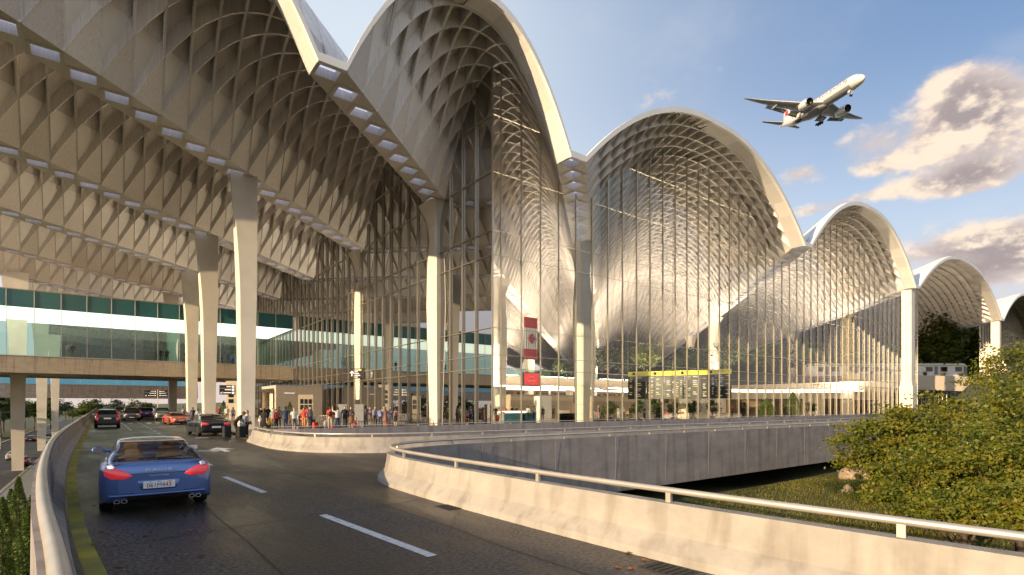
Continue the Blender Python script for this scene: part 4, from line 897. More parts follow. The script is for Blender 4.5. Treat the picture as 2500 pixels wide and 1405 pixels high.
    for s in (-1,1):
        xb=float(np.interp(my,ys,w))*.84; m=MB(); secs=[]
        for (u,a,b) in ((-.06,.035,.035),(.05,.04,.035),(.12,.075,.07),(.22,.08,.085),(.29,.06,.06),(.31,.02,.02)):
            secs.append([(s*(xb+u),my+a*.9*math.cos(k*math.pi/4),mz+.02*(u>.1)+b*math.sin(k*math.pi/4)) for k in range(8)])
        m.loft(secs,0,True); mr=m.build('mirror',paint_m,o)
        m=MB(); m.hexa([(s*(xb+.11),my-.078,mz-.045),(s*(xb+.29),my-.066,mz-.03),(s*(xb+.29),my-.06,mz-.03),(s*(xb+.11),my-.07,mz-.045)],[(s*(xb+.11),my-.078,mz+.07),(s*(xb+.28),my-.066,mz+.065),(s*(xb+.28),my-.06,mz+.065),(s*(xb+.11),my-.07,mz+.07)]); m.build('mirror_glass',M['chrome'],mr)
    # lamps
    zt=zs[2]; W=w[6]
    if rear=='lamp':
        sl=[(.44,-.12),(.58,-.175),(.80,-.165),(.91,-.11),(.925,-.01),(.87,.045),(.72,.035),(.56,-.03)]
    elif rear=='tall': sl=[(.66,-.34),(.80,-.36),(.88,-.28),(.87,-.02),(.80,.28),(.72,.52),(.66,.52),(.71,.26),(.74,0),(.68,-.10)]
    else: sl=[(.5,-.18),(.88,-.2),(.92,-.1),(.86,-.02),(.5,-.06)]
    for s in (-1,1):
        patch('tail_lamp',[(s*x*W/.95,zt+z) for x,z in sl],M['tail'],.014)
        zf=zs[-3]; f=[(.52,-.02),(.70,-.06),(.84,-.02),(.86,.08),(.74,.12),(.58,.08)]; patch('headlight',[(s*x*w[-7],zf+z+.02) for x,z in f],M['clearlens'],.012,True)
    patch('grille',[(-.42,zs[-3]-.10),(.42,zs[-3]-.10),(.46,zs[-3]-.22),(.4,zs[-3]-.30),(-.4,zs[-3]-.30),(-.46,zs[-3]-.22)],M['trim'],.01,True)
    if plate:
        zp=.60 if kind!='suv' else .86; m=MB(); yp=hit(0,zp)-.03; m.bbox(-.26,.26,yp,yp+.02,zp-.06,zp+.06,.006); m.build('number_plate',M['plate'],o)
        m=MB(); yp=hit(0,.45,True)+.01; m.bbox(-.26,.26,yp,yp+.02,.4,.51,.006); m.build('number_plate',M['plate'],o)
    if seats:
        for (x,y) in ((-.37,.25),(.37,.25),(-.38,-.75),(.38,-.75)):
            m=MB(); zt=1.27 if y>0 else 1.16; secs=[]
            for (z,hw,dy) in ((.75,.24,.06),(1.0,.23,0),(zt-.16,.20,-.05),(zt-.12,.12,-.06),(zt-.02,.13,-.07),(zt,.10,-.07)):
                secs.append([(x-hw,y+dy-.09,z),(x+hw,y+dy-.09,z),(x+hw*.9,y+dy+.06,z),(x-hw*.9,y+dy+.06,z)])
            m.loft(secs); m.build('seat',M['tan'],o)
        m=MB(); m.box(-.60,.60,-1.0,.4,1.345,1.355); m.build('headlining',M['tan'],o)
        m=MB(); m.obox((.05,.55,1.27),.2,.02,.06); m.build('rear_view_mirror',M['trim'],o)
    del o['_hit']
    return o,hit,patch
def put(o,x,y,rz=0,z=0): o.location=(x,y,z); o.rotation_euler=(0,0,rz); return o
# --- the blue fastback in the foreground
car,hit,patch=make_car('fastback',M['blue_paint'],'blue fastback car driving away in the near lane, seen from behind',None,glass='carglass',plate=False,name='car',seats=True)
put(car,.86,14.3); car.scale=(.94,)*3
for c in list(car.children):
    if c.name.startswith('tail_lamp'):
        s=-1 if sum(v.co.x for v in c.data.vertices)<0 else 1
        q=patch('reversing_lens',[(s*x,z+.01) for x,z in ((.72,.90),(.81,.905),(.83,.955),(.76,.975),(.70,.95))],M['clearlens'],.022); q.parent=c
        q=patch('indicator_lens',[(s*x,z) for x,z in ((.84,.86),(.88,.885),(.882,.94),(.85,.97))],M['amber'],.022); q.parent=c
patch('plate_recess',[(-.36,.665),(.36,.665),(.31,.50),(.27,.475),(-.27,.475),(-.31,.50)],M['blue_paint'],.006)
zp=.575; yp=hit(0,zp)-.045; m=MB(); m.bbox(-.265,.265,yp,yp+.03,zp-.07,zp+.07,.006); pl=m.build('number_plate',M['plate'],car)
text_mesh('plate_number','061M443',.115,M['plate_ink'],pl,(0,yp-.003,zp-.012),(math.pi/2,0,0),.001,.40)
m=MB(); m.box(.13,.21,yp-.003,yp,zp+.045,zp+.065); m.build('plate_sticker',M['amber'],pl)
m=MB()
for (a,b) in ((-.16,-.13),(-.02,.005),(.02,.03)): m.box(a,b,yp-.003,yp,zp+.05,zp+.062)
m.build('plate_strip',M['plate_ink'],pl)
z1=.865; y1=hit(0,z1); y2=hit(0,z1-.04); tilt=math.atan2(y1-y2,.04)
text_mesh('badge_lettering','PORSCHE',.068,M['badge'],car,(0,y1-.012,z1),(math.pi/2-tilt,0,0),.002,.44)
z2=.755; text_mesh('badge_lettering','Panamera Turbo',.045,M['badge'],car,(0,hit(0,z2)-.012,z2),(math.pi/2-.1,0,0),.0015,.32)
m=MB(); secs=[]
for x in np.linspace(-.46,.46,13): y=hit(x,.805); secs.append([(x,y-.008,.80),(x,y-.012,.806),(x,y-.006,.812),(x,y+.01,.806)])
m.loft(secs); m.build('chrome_strip',M['chrome'],car)
m=MB(); secs=[]
for x in np.linspace(-.80,.80,17): y=hit(x,.40); secs.append([(x,y-.004,.36),(x,y-.035,.385),(x,y-.03,.41),(x,y+.02,.425)])
m.loft(secs,0,True); m.build('bumper_lip',M['blue_paint'],car)
for s in (-1,1):
    for dx in (0,.115):
        m=MB(); x=s*(.56+dx); y=hit(.6,.33)-.0
        pr=[(x+.05*math.cos(a)*(abs(math.cos(a))**-.35 if abs(math.cos(a))>.1 else 1),.285+.034*math.sin(a)) for a in np.linspace(0,2*math.pi,17)[:-1]]
        m.loft([[(px_,y+.22,pz) for px_,pz in pr],[(px_,y-.02,pz) for px_,pz in pr],[(x+(px_-x)*.8,y-.02,.285+(pz-.285)*.75) for px_,pz in pr],[(x+(px_-x)*.8,y+.1,.285+(pz-.285)*.75) for px_,pz in pr]],0,False,True,True); m.build('exhaust_pipe',M['chrome'],car)
m=MB(); y=hit(0,1.0); m.tube([(0,-2.20,1.015),(-.02,-2.12,1.06),(.42,-2.10,1.085)],.012,6); m.build('wiper',M['trim'],car)
# --- other cars on the kerb road
c,h,p=make_car('suv',M['black_paint'],'black sport utility car with tall red tail lamps driving away in the left lane',None,rear='tall',name='car'); put(c,.45,58.5+2.3)
c,h,p=make_car('saloon',M['black_paint'],'black saloon stopped at the kerb with the porter behind it','cars at the kerb'); put(c,5.75,39.2+2.5,.07)
c,h,p=make_car('sports',M['red_paint'],'orange red sports car parked nose toward us at the kerb','cars at the kerb'); put(c,6.3,64.5+2.2,math.pi+.12)
c,h,p=make_car('suv',M['silver_paint'],'light grey square fronted off-roader facing us at the kerb beside the red sports car','cars at the kerb'); put(c,6.4,84.5,math.pi)
c,h,p=make_car('suv',M['navy_paint'],'deep blue sport utility car parked at the kerb with its tail toward us','cars at the kerb'); put(c,5.6,97,-.12)
c,h,p=make_car('suv',M['grey_paint'],'dark grey compact off-roader coming toward us in the middle lane','cars on the kerb road',name='car'); put(c,3.15,86.5,math.pi)
def carcopy(src,x,y,rz,z,label,group,pm): 
    o=copy_tree(src,(x,y,z),rz,label,group)
    for ch in o.children:
        if ch.name.startswith(('body','mirror')) and not ch.name.startswith('mirror_glass'): ch.material_slots[0].link='OBJECT'; ch.material_slots[0].material=pm
    return o
suv=c
carcopy(suv,5.7,116,math.pi,0,'black tall off-roader behind the traveller with the pink case','cars at the kerb',M['black_paint'])
carcopy(suv,.9,108,math.pi,0,'pale car coming toward us behind the black car in the left lane','cars on the kerb road',M['white_paint2'])
carcopy(suv,3.2,150,math.pi,0,'brown car far along the kerb road between the columns','cars on the kerb road',M['brown_paint'])
carcopy(suv,1.3,175,0,0,'farthest dark car at the end of the kerb road','cars on the kerb road',M['black_paint'])
carcopy(suv,5.8,140,0,0,'silver car parked at the kerb past the black tall off-roader','cars at the kerb',M['silver_paint'])
sal,h,p=make_car('saloon',M['white_paint2'],'white saloon on the lower highway left of the nearest pier','cars on the lower highway',name='car')
x,y,_=on_level(36,1122,-6.95); put(sal,x,y,0,-6.95)
for (px,py,m_,rz,lb) in ((54,1137,'navy_paint',0,'dark blue car on the lower highway right behind the nearest pier'),(76,1078,'black_paint',0,'black car in the middle of the lower highway'),(122,1064,'grey_paint',math.pi,'dark car farthest along the lower highway by the parapet'),(119,1082,'silver_paint',0,'silver car half hidden by the parapet on the lower highway')):
    x,y,_=on_level(px,py,-6.95); carcopy(sal,x,y,rz,-6.95,lb,'cars on the lower highway',M[m_])
# ------------------------------------------------------------------ people
SKINS=[mat('skin_light',(.50,.30,.21),.55),mat('skin_tan',(.36,.20,.125),.55),mat('skin_dark',(.13,.07,.045),.55)]
HAIRS={'black':mat('hair_black',(.012,.010,.009),.6),'brown':mat('hair_brown',(.06,.032,.016),.6),'blond':mat('hair_blond',(.33,.19,.075),.6),'grey':mat('hair_grey',(.35,.33,.31),.6)}
CLOTH={}
def cloth(c):
    if c not in CLOTH: CLOTH[c]=mat('cloth_%d'%len(CLOTH),c,.85,var=.18,scale=9)
    return CLOTH[c]
SHOE=mat('shoe_leather',(.02,.018,.016),.5)
def body_mesh(J,name):
    """one continuous surface grown over a jointed skeleton, then split into clothing zones"""
    P={k:Vector(v) for k,v in J.items()}; mb=MB(); segs=[]
    def limb(a,b,r0,r1,zone,n=10,k=5,bulge=.0):
        A,B=P[a] if isinstance(a,str) else Vector(a),P[b] if isinstance(b,str) else Vector(b); pts=[];rs=[]
        d=(B-A).normalized()
        for i in range(-1,k+2):
            t=i/k; tt=min(max(t,0),1); r=(r0+(r1-r0)*tt)*(1+bulge*math.sin(math.pi*min(1,max(0,tt*1.25))))
            if i==-1: pts.append(A-d*r0*.75); rs.append(r0*.45)
            elif i==k+1: pts.append(B+d*r1*.75); rs.append(r1*.45)
            else: pts.append(A+(B-A)*tt); rs.append(r)
        mb.tube(pts,rs,n); segs.append((A,B,(r0+r1)/2,zone))
    # trunk of flattened rings
    pel,che,nec=P['pelvis'],P['chest'],P['neck']; ax=(P['shR']-P['shL']).normalized(); hx=(P['hipR']-P['hipL']).normalized(); secs=[]
    for t,wd,dp in ((-.10,.10,.08),(-.02,.158,.115),(.10,.168,.118),(.28,.150,.105),(.45,.145,.102),(.62,.165,.112),(.80,.178,.112),(.92,.165,.095),(1.0,.10,.075),(1.05,.05,.05)):
        c=pel+(che-pel)*min(t/.62,1)+(nec-che)*max(0,(t-.62)/.38) ; x=(hx*(1-t)+ax*t).normalized(); up=(nec-pel).normalized(); f=x.cross(up)
        secs.append([c+x*wd*math.cos(a)+f*dp*math.sin(a) for a in np.linspace(0,2*math.pi,15)[:-1]])
    mb.loft(secs); segs.append((pel+(che-pel)*.22,nec-(nec-che)*.12,.15,'top')); segs.append((pel-(che-pel)*.2,pel+(che-pel)*.12,.15,'bottom'))
    limb('neck','head',.052,.05,'skin',10,3)
    # head with jaw, nose, brow and ears; face looks along fwd
    h=P['head']; fw=P['face'].normalized(); upv=(P['head']-P['neck']).normalized(); sd=fw.cross(upv).normalized(); upv=sd.cross(fw).normalized(); c=h+upv*.085; secs=[]
    for z,wd,fr,bk in ((-.118,.025,.055,.02),(-.105,.045,.080,.045),(-.07,.060,.090,.07),(-.03,.068,.093,.088),(.02,.074,.095,.098),(.06,.073,.090,.098),(.095,.058,.068,.08),(.115,.034,.04,.05),(.122,.01,.01,.015)):
        secs.append([c+upv*z+sd*wd*math.cos(a)+fw*((fr if math.sin(a)>0 else bk)*math.sin(a)) for a in np.linspace(0,2*math.pi,17)[:-1]])
    mb.loft(secs); mb.tube([c+upv*.02+fw*.085,c-upv*.015+fw*.108,c-upv*.03+fw*.10],[.008,.014,.012],6)
    mb.tube([c-upv*.062+fw*.086-sd*.022,c-upv*.062+fw*.094,c-upv*.062+fw*.086+sd*.022],[.006,.008,.006],6)
    for s in(-1,1): mb.tube([c+sd*s*.070-upv*.03,c+sd*s*.082,c+sd*s*.078+upv*.03],[.01,.014,.012],6)
    segs.append((c-upv*.1,c+upv*.1,.09,'skin'))
    for s in 'LR':
        limb('neck','sh'+s,.055,.058,'top',10,4); limb('sh'+s,'el'+s,.052,.040,'top',10,5,.05); limb('el'+s,'wr'+s,.040,.026,'sleeve',10,5,.06)
        w=P['wr'+s]; hd=(P['ha'+s]-w).normalized(); side=Vector((1,0,0)) if abs(hd.x)<.8 else Vector((0,1,0)); a=hd.cross(side).normalized(); b=a.cross(hd).normalized()   # b spans the palm
        sg=1 if s=='R' else -1
        mb.loft([[w+hd*t+b*(wd*math.cos(q))+a*(dp*math.sin(q)) for q in np.linspace(0,2*math.pi,11)[:-1]] for t,wd,dp in ((-.01,.024,.02),(.03,.036,.017),(.07,.042,.016),(.095,.038,.014))])
        for k,ln in enumerate((.068,.078,.072,.055)):
            o=w+hd*.09+b*(-.030+.020*k); mb.tube([o,o+hd*ln*.5+a*.006,o+hd*ln*.9+a*.022],[.0095,.009,.007],6)
        o=w+hd*.03-b*.03; mb.tube([o,o+hd*.035-b*.03+a*.008,o+hd*.065-b*.034+a*.016],[.012,.011,.008],6)
        segs.append((w+hd*.01,w+hd*.17,.03,'skin'))
        limb('hip'+s,'kn'+s,.088,.056,'bottom',12,6,.03); limb('kn'+s,'an'+s,.056,.036,'shin',12,6,.10)
        an=P['an'+s]; to=P['to'+s]; f=(to-an); f.z=0; f=f.normalized() if f.length>1e-3 else Vector((0,-1,0)); sd2=Vector((-f.y,f.x,0)); g=P['an'+s].z-.075; secs=[]
        lift=(P['to'+s].z-.03)
        for t,wd,z0,z1 in ((-.075,.025,.0,.05),(-.05,.036,0,.09),(.0,.040,0,.10),(.07,.044,0,.07),(.13,.046,0,.05),(.17,.03,.0,.035)):
            zz=g*(1-max(0,t)/.17)+max(lift,0)*max(0,t)/.17
            secs.append([Vector((an.x,an.y,0))+f*t+sd2*x+Vector((0,0,zz+z)) for x,z in ((-wd,z0),(wd,z0),(wd*.9,z1*.6),(wd*.45,z1),(-wd*.45,z1),(-wd*.9,z1*.6))])
        mb.loft(secs); segs.append((Vector((an.x,an.y,g+.03)),Vector((an.x,an.y,g+.03))+f*.13,.035,'shoe'))
    o=mb.build(name+'_raw',[]if False else [SHOE]); rm=o.modifiers.new('r','REMESH'); rm.mode='VOXEL'; rm.voxel_size=.0125
    sm=o.modifiers.new('s','SMOOTH'); sm.factor=.5; sm.iterations=2
    bpy.context.view_layer.update(); me=bpy.data.meshes.new_from_object(o.evaluated_get(bpy.context.evaluated_depsgraph_get())); bpy.data.objects.remove(o); me.name=name
    n=len(me.polygons); cs=np.empty(n*3,np.float32); me.polygons.foreach_get('center',cs); cs=cs.reshape(-1,3); best=np.full(n,9.); zi=np.zeros(n,int); Z=['skin','top','sleeve','bottom','shin','shoe']
    for A,B,r,z in segs:
        A=np.array(A);B=np.array(B); d=B-A; t=np.clip(((cs-A)@d)/max(d@d,1e-9),0,1); dist=np.linalg.norm(cs-(A+t[:,None]*d),axis=1)-r; k=dist<best; best[k]=dist[k]; zi[k]=Z.index(z)
    me.materials.clear()
    for z in Z: me.materials.append(SHOE)
    me.polygons.foreach_set('material_index',zi.astype(np.int32)); me.polygons.foreach_set('use_smooth',np.ones(n,bool)); me.update()
    c2=c; return me,(c2,fw,upv,sd)
def pose(**kw):
    J=dict(pelvis=(0,0,.94),chest=(0,.0,1.26),neck=(0,.01,1.46),head=(0,-.005,1.545),face=(0,-1,0),shL=(-.175,.01,1.41),shR=(.175,.01,1.41),elL=(-.225,.03,1.13),elR=(.225,.03,1.13),wrL=(-.235,-.04,.89),wrR=(.235,-.04,.89),haL=(-.232,-.07,.80),haR=(.232,-.07,.80),
        hipL=(-.09,0,.90),hipR=(.09,0,.90),knL=(-.10,-.015,.50),knR=(.10,-.015,.50),anL=(-.105,.02,.085),anR=(.105,.02,.085),toL=(-.125,-.12,.03),toR=(.125,-.12,.03)); J.update(kw); return J
POSES={
 'stand':pose(),
 'hold':pose(elR=(.23,.0,1.13),wrR=(.16,-.24,1.13),haR=(.12,-.31,1.17),elL=(-.22,.05,1.13)),
 'talk':pose(elR=(.24,.02,1.14),wrR=(.20,-.20,1.22),haR=(.19,-.27,1.28),elL=(-.24,.03,1.14),wrL=(-.13,-.20,1.08),haL=(-.06,-.24,1.09),knL=(-.12,-.03,.5)),
 'walk':pose(knL=(-.095,-.19,.53),anL=(-.10,-.22,.115),toL=(-.11,-.36,.06),knR=(.095,.08,.50),anR=(.10,.30,.16),toR=(.11,.19,.035),elL=(-.235,.13,1.15),wrL=(-.235,.13,.90),haL=(-.23,.11,.81),elR=(.235,-.07,1.14),wrR=(.215,-.22,.95),haR=(.21,-.28,.88)),
 'lean':pose(pelvis=(0,.10,.92),chest=(0,-.12,1.18),neck=(0,-.27,1.33),head=(0,-.34,1.40),face=(0,-.8,-.6),shL=(-.175,-.22,1.29),shR=(.175,-.22,1.29),elL=(-.21,-.26,1.02),elR=(.21,-.26,1.02),wrL=(-.15,-.40,.83),wrR=(.15,-.40,.83),haL=(-.14,-.46,.77),haR=(.14,-.46,.77),hipL=(-.09,.10,.88),hipR=(.09,.10,.88)),
 'photo':pose(elR=(.33,-.10,1.50),wrR=(.30,-.22,1.72),haR=(.28,-.25,1.81),elL=(-.24,-.06,1.15),wrL=(-.12,-.24,1.16),haL=(-.06,-.3,1.18)),
 'push':pose(elL=(-.22,-.02,1.14),elR=(.22,-.02,1.14),wrL=(-.19,-.27,1.04),wrR=(.19,-.27,1.04),haL=(-.18,-.35,1.03),haR=(.18,-.35,1.03),knL=(-.095,-.15,.52),anL=(-.10,-.14,.10),toL=(-.11,-.28,.04),knR=(.095,.04,.50),anR=(.10,.22,.12),toR=(.11,.10,.035)),
 'crouch':pose(pelvis=(0,.12,.36),chest=(0,-.02,.66),neck=(0,-.08,.85),head=(0,-.12,.93),face=(0,-1,-.2),shL=(-.17,-.06,.81),shR=(.17,-.06,.81),elL=(-.22,-.22,.62),elR=(.22,-.22,.62),wrL=(-.12,-.36,.52),wrR=(.12,-.36,.52),haL=(-.06,-.42,.50),haR=(.06,-.42,.50),hipL=(-.09,.10,.33),hipR=(.09,.10,.33),knL=(-.14,-.26,.46),knR=(.14,-.26,.46),anL=(-.13,.0,.085),anR=(.13,.0,.085),toL=(-.15,-.14,.03),toR=(.15,-.14,.03)),
}
BODY={k:body_mesh(j,'person_'+k) for k,j in POSES.items()}
def hair_mesh(fr,long):
    c,fw,up,sd=fr; mb=MB(); secs=[]
    rings=[(.128,.02,.02,.02),(.118,.055,.05,.075),(.09,.079,.075,.105),(.05,.088,.083,.118),(.02,.088,.05,.120),(-.03,.084,.0,.116),(-.07,.074,-.02,.104)]
    if long: rings+=[(-.13,.080,-.035,.105),(-.20,.078,-.045,.10),(-.27,.05,-.05,.085)]
    for z,wd,fr_,bk in rings:
        secs.append([c+up*z+sd*wd*math.cos(a)+fw*((fr_ if math.sin(a)>0 else bk)*math.sin(a)) for a in np.linspace(0,2*math.pi,15)[:-1]])
    mb.loft(secs,0,True); return mb
HAIR={}
def get_hair(p,long):
    if (p,long) not in HAIR:
        o=hair_mesh(BODY[p][1],long).build('hair',[SHOE]); HAIR[(p,long)]=o.data; bpy.data.objects.remove(o)
    return HAIR[(p,long)]
SKIRT={}
def get_skirt(p,z0,z1,r1):
    k=(p,z0,z1,r1)
    if k not in SKIRT:
        mb=MB(); secs=[]; wob=np.linspace(0,2*math.pi,25)[:-1]
        for t in np.linspace(0,1,6):
            z=z0+(z1-z0)*t; r=.165+(r1-.165)*t; secs.append([(r*math.cos(a)*(1+.06*t*math.sin(5*a)),r*.78*math.sin(a)*(1+.06*t*math.sin(5*a+1))+.01,z) for a in wob])
        mb.loft(secs,0,True); o=mb.build('skirt',[SHOE]); SKIRT[k]=o.data; bpy.data.objects.remove(o)
    return SKIRT[k]
def ang_to_cam(x,y): return math.atan2(x,-y)*-1 if False else math.atan2(-x,y)
def person(label,x,y,z,h,rz,p,top,bot,hair='brown',long=False,skin=0,sleeve=True,shorts=False,skirt=None,group='travellers on the plaza',shoe=None):
    """rz 0 faces the camera side (-y); label describes clothes and pose only"""
    s=h/1.755; me,fr=BODY[p]; o=link(bpy.data.objects.new('person',me)); o.location=(x,y,z); o.rotation_euler=(0,0,rz); o.scale=(s,s,s); tag(o,label,'person',group)
    sk=SKINS[skin]; ms=[sk,cloth(top),cloth(top) if sleeve else sk,cloth(bot),sk if shorts else cloth(bot),cloth(shoe) if shoe else SHOE]
    for i,m in enumerate(ms): o.material_slots[i].link='OBJECT'; o.material_slots[i].material=m
    hm=link(bpy.data.objects.new('hair',get_hair(p,long)),o); hm.material_slots[0].link='OBJECT'; hm.material_slots[0].material=HAIRS[hair]
    if skirt:
        zz,r,c=skirt; q=link(bpy.data.objects.new('skirt',get_skirt(p,1.02,zz,r)),o); q.material_slots[0].link='OBJECT'; q.material_slots[0].material=cloth(c)
    return o
# luggage
M['case_metal']=mat('case_trim',(.2,.2,.2),.4,.6)
def suitcase(label,x,y,z,rz,col,h=.62,w=.42,d=.25,group='luggage on the plaza',handle=True,tilt=0):
    o=thing('suitcase',label,'suitcase',(x,y,z),rz,group); mb=MB(); mb.bbox(-w/2,w/2,-d/2,d/2,.05,h,.035); c=cloth(col); mb.build('shell',c,o)
    mb=MB()
    for k in range(4): a=-w/2+w*(k+.5)/4; mb.box(a-.012,a+.012,-d/2-.008,-d/2,.1,h-.06)
    mb.build('ribs',c,o)
    for sx in(-1,1):
        for sy in (-1,1): mb=MB(); mb.lathe([(.0,-.015),(.03,-.015),(.03,.015),(0,.015)],(sx*w*.38,sy*d*.32,.03),10,axis='X'); mb.build('wheel',M['tyre'],o)
    if handle: mb=MB(); mb.tube([(-w*.25,d*.3,h),(-w*.25,d*.3,h+.34),(w*.25,d*.3,h+.34),(w*.25,d*.3,h)],.011,6); mb.build('handle',M['case_metal'],o)
    o.rotation_euler=(tilt,0,rz); return o
def backpack(label,pers,col,acc=None,size=1.0):
    M_=Matrix.Translation(pers.location)@pers.rotation_euler.to_matrix().to_4x4(); s=pers.scale[0]*size; P=M_@Vector((0,.20*pers.scale[0],1.18*pers.scale[0]))
    o=thing('backpack',label,'backpack',P,pers.rotation_euler[2],'backpacks worn by travellers'); mb=MB(); secs=[]
    for z,w,d in ((-.24,.10,.05),(-.22,.15,.09),(-.05,.165,.105),(.12,.155,.095),(.22,.12,.07),(.26,.05,.03)): secs.append([(s*w*math.cos(a),s*d*math.sin(a),s*z) for a in np.linspace(0,2*math.pi,13)[:-1]])
    mb.loft(secs,0,True); mb.build('bag',cloth(col),o)
    mb=MB(); mb.bbox(-.10*s,.10*s,.07*s,.13*s,-.18*s,.02*s,.02); mb.build('pocket',cloth(acc or col),o)
    for sx in (-1,1): mb=MB(); mb.tube([(sx*.10*s,-.05*s,.2*s),(sx*.13*s,-.2*s,.28*s),(sx*.13*s,-.34*s,.12*s),(sx*.13*s,-.28*s,-.08*s),(sx*.12*s,-.06*s,-.16*s)],.016*s,5); mb.build('strap',cloth(acc or col),o)
    return o
def handbag(label,x,y,z,rz,col,s=1.0):
    o=thing('handbag',label,'handbag',(x,y,z),rz,'handbags'); mb=MB(); secs=[]
    for q,w,d in ((-.13,.13,.05),(-.11,.16,.07),(.03,.14,.06),(.08,.12,.03)): secs.append([(s*w*math.cos(a),s*d*math.sin(a),s*q) for a in np.linspace(0,2*math.pi,13)[:-1]])
    mb.loft(secs,0,True); mb.build('bag',cloth(col),o); mb=MB(); mb.tube([(-.09*s,0,.06*s),(-.07*s,0,.25*s),(0,0,.40*s),(.07*s,0,.25*s),(.09*s,0,.06*s)],.009*s,5); mb.build('strap',cloth(col),o); return o
def at(px,fy,z=.14):
    x,y,_=on_level(px,fy,z); return x,y
W=(.62,.60,.57);K=(.012,.012,.013);NV=(.03,.045,.10);JE=(.045,.065,.11);RD=(.50,.05,.035);GRY=(.16,.16,.17);BG=(.40,.30,.20);LB=(.13,.22,.42);OR=(.60,.20,.06);GR=(.05,.12,.05);PK=(.60,.22,.18);MI=(.32,.48,.42);BR=(.11,.06,.035);KH=(.22,.18,.11);PU=(.12,.08,.16)
B_=math.pi      # seen from behind
def face(px): return math.atan((px-1250)/1322)-math.atan2(FX,FY)   # turn so that 0 faces the camera
def pp(px,fy,label,h,turn,p,top,bot,z=.14,**k):
    x,y=at(px,fy,z); x=max(x,7.5) if z==.14 and y<33.8 else x
    return person(label,x,y,z,h,face(px)*0-math.atan2(x,y)+turn,p,top,bot,**k)
# porter and traveller behind the black saloon, standing on the road
a=pp(578,1069,'porter in a black waistcoat bending over a trolley behind the black saloon',1.78,1.35,'lean',K,K,z=0,hair='black',sleeve=False,skin=1); a.material_slots[2].material=cloth(W)
b=pp(603,1068,'woman in a pale grey jumper and black leggings facing the porter',1.70,-1.2,'hold',(.48,.47,.46),K,z=0,hair='blond',long=True)
x,y=at(589,1070,0); suitcase('tall black case standing between the porter and the woman',x,y,0,.4,K,.72,.46,.3); suitcase('black case half hidden behind the porter',x-.75,y+.25,0,.3,(.02,.02,.022),.75,.44,.28)
bx,by=at(592,1069,0); o_=backpack('blue grey holdall lifted onto the cases by the porter',a,(.14,.2,.25)); o_.location=(bx,by+.12,.90); o_.rotation_euler=(0,0,.5)
handbag('brown bag over the shoulder of the woman in pale grey',b.location.x+.20,b.location.y+.06,.92,.9,(.32,.10,.05))
# pair walking toward the red car
a=pp(471,1036,'traveller in a blue top and shorts walking past the red sports car',1.80,.3+B_,'walk',(.05,.10,.40),KH,z=0,shorts=True,hair='brown',sleeve=False); backpack('black backpack on the traveller in blue shorts',a,K)
pp(483,1037,'woman in a white top and dark trousers beside the traveller in blue',1.66,.2+B_,'walk',W,(.03,.03,.04),z=0,hair='brown',long=True)
x,y=at(462,1040,0); suitcase('grey rolling case pulled by the traveller in blue',x,y,0,.2,(.10,.11,.14),.6,.4); x,y=at(487,1040,0); suitcase('dark rolling case at the side of the woman in white',x,y,0,.3,(.03,.03,.04),.5,.36)
pp(505,1030,'person in pale clothes with a trolley behind the red sports car',1.72,.4,'push',BG,BG,hair='grey'); pp(448,1022,'person in a white coat standing left of the lit column',1.75,.2,'stand',W,GRY,hair='black')
pp(341,1012,'person in a light top at the foot of the far columns',1.75,.3,'stand',(.5,.35,.3),GRY,z=0); a=pp(359,1020,'traveller walking with a pink case behind the dark off-roader',1.72,B_,'walk',W,K,z=0,hair='brown',long=True); x,y=at(363,1021,0); suitcase('pink case beside the traveller in the road',x,y,0,.1,PK,.75,.5)
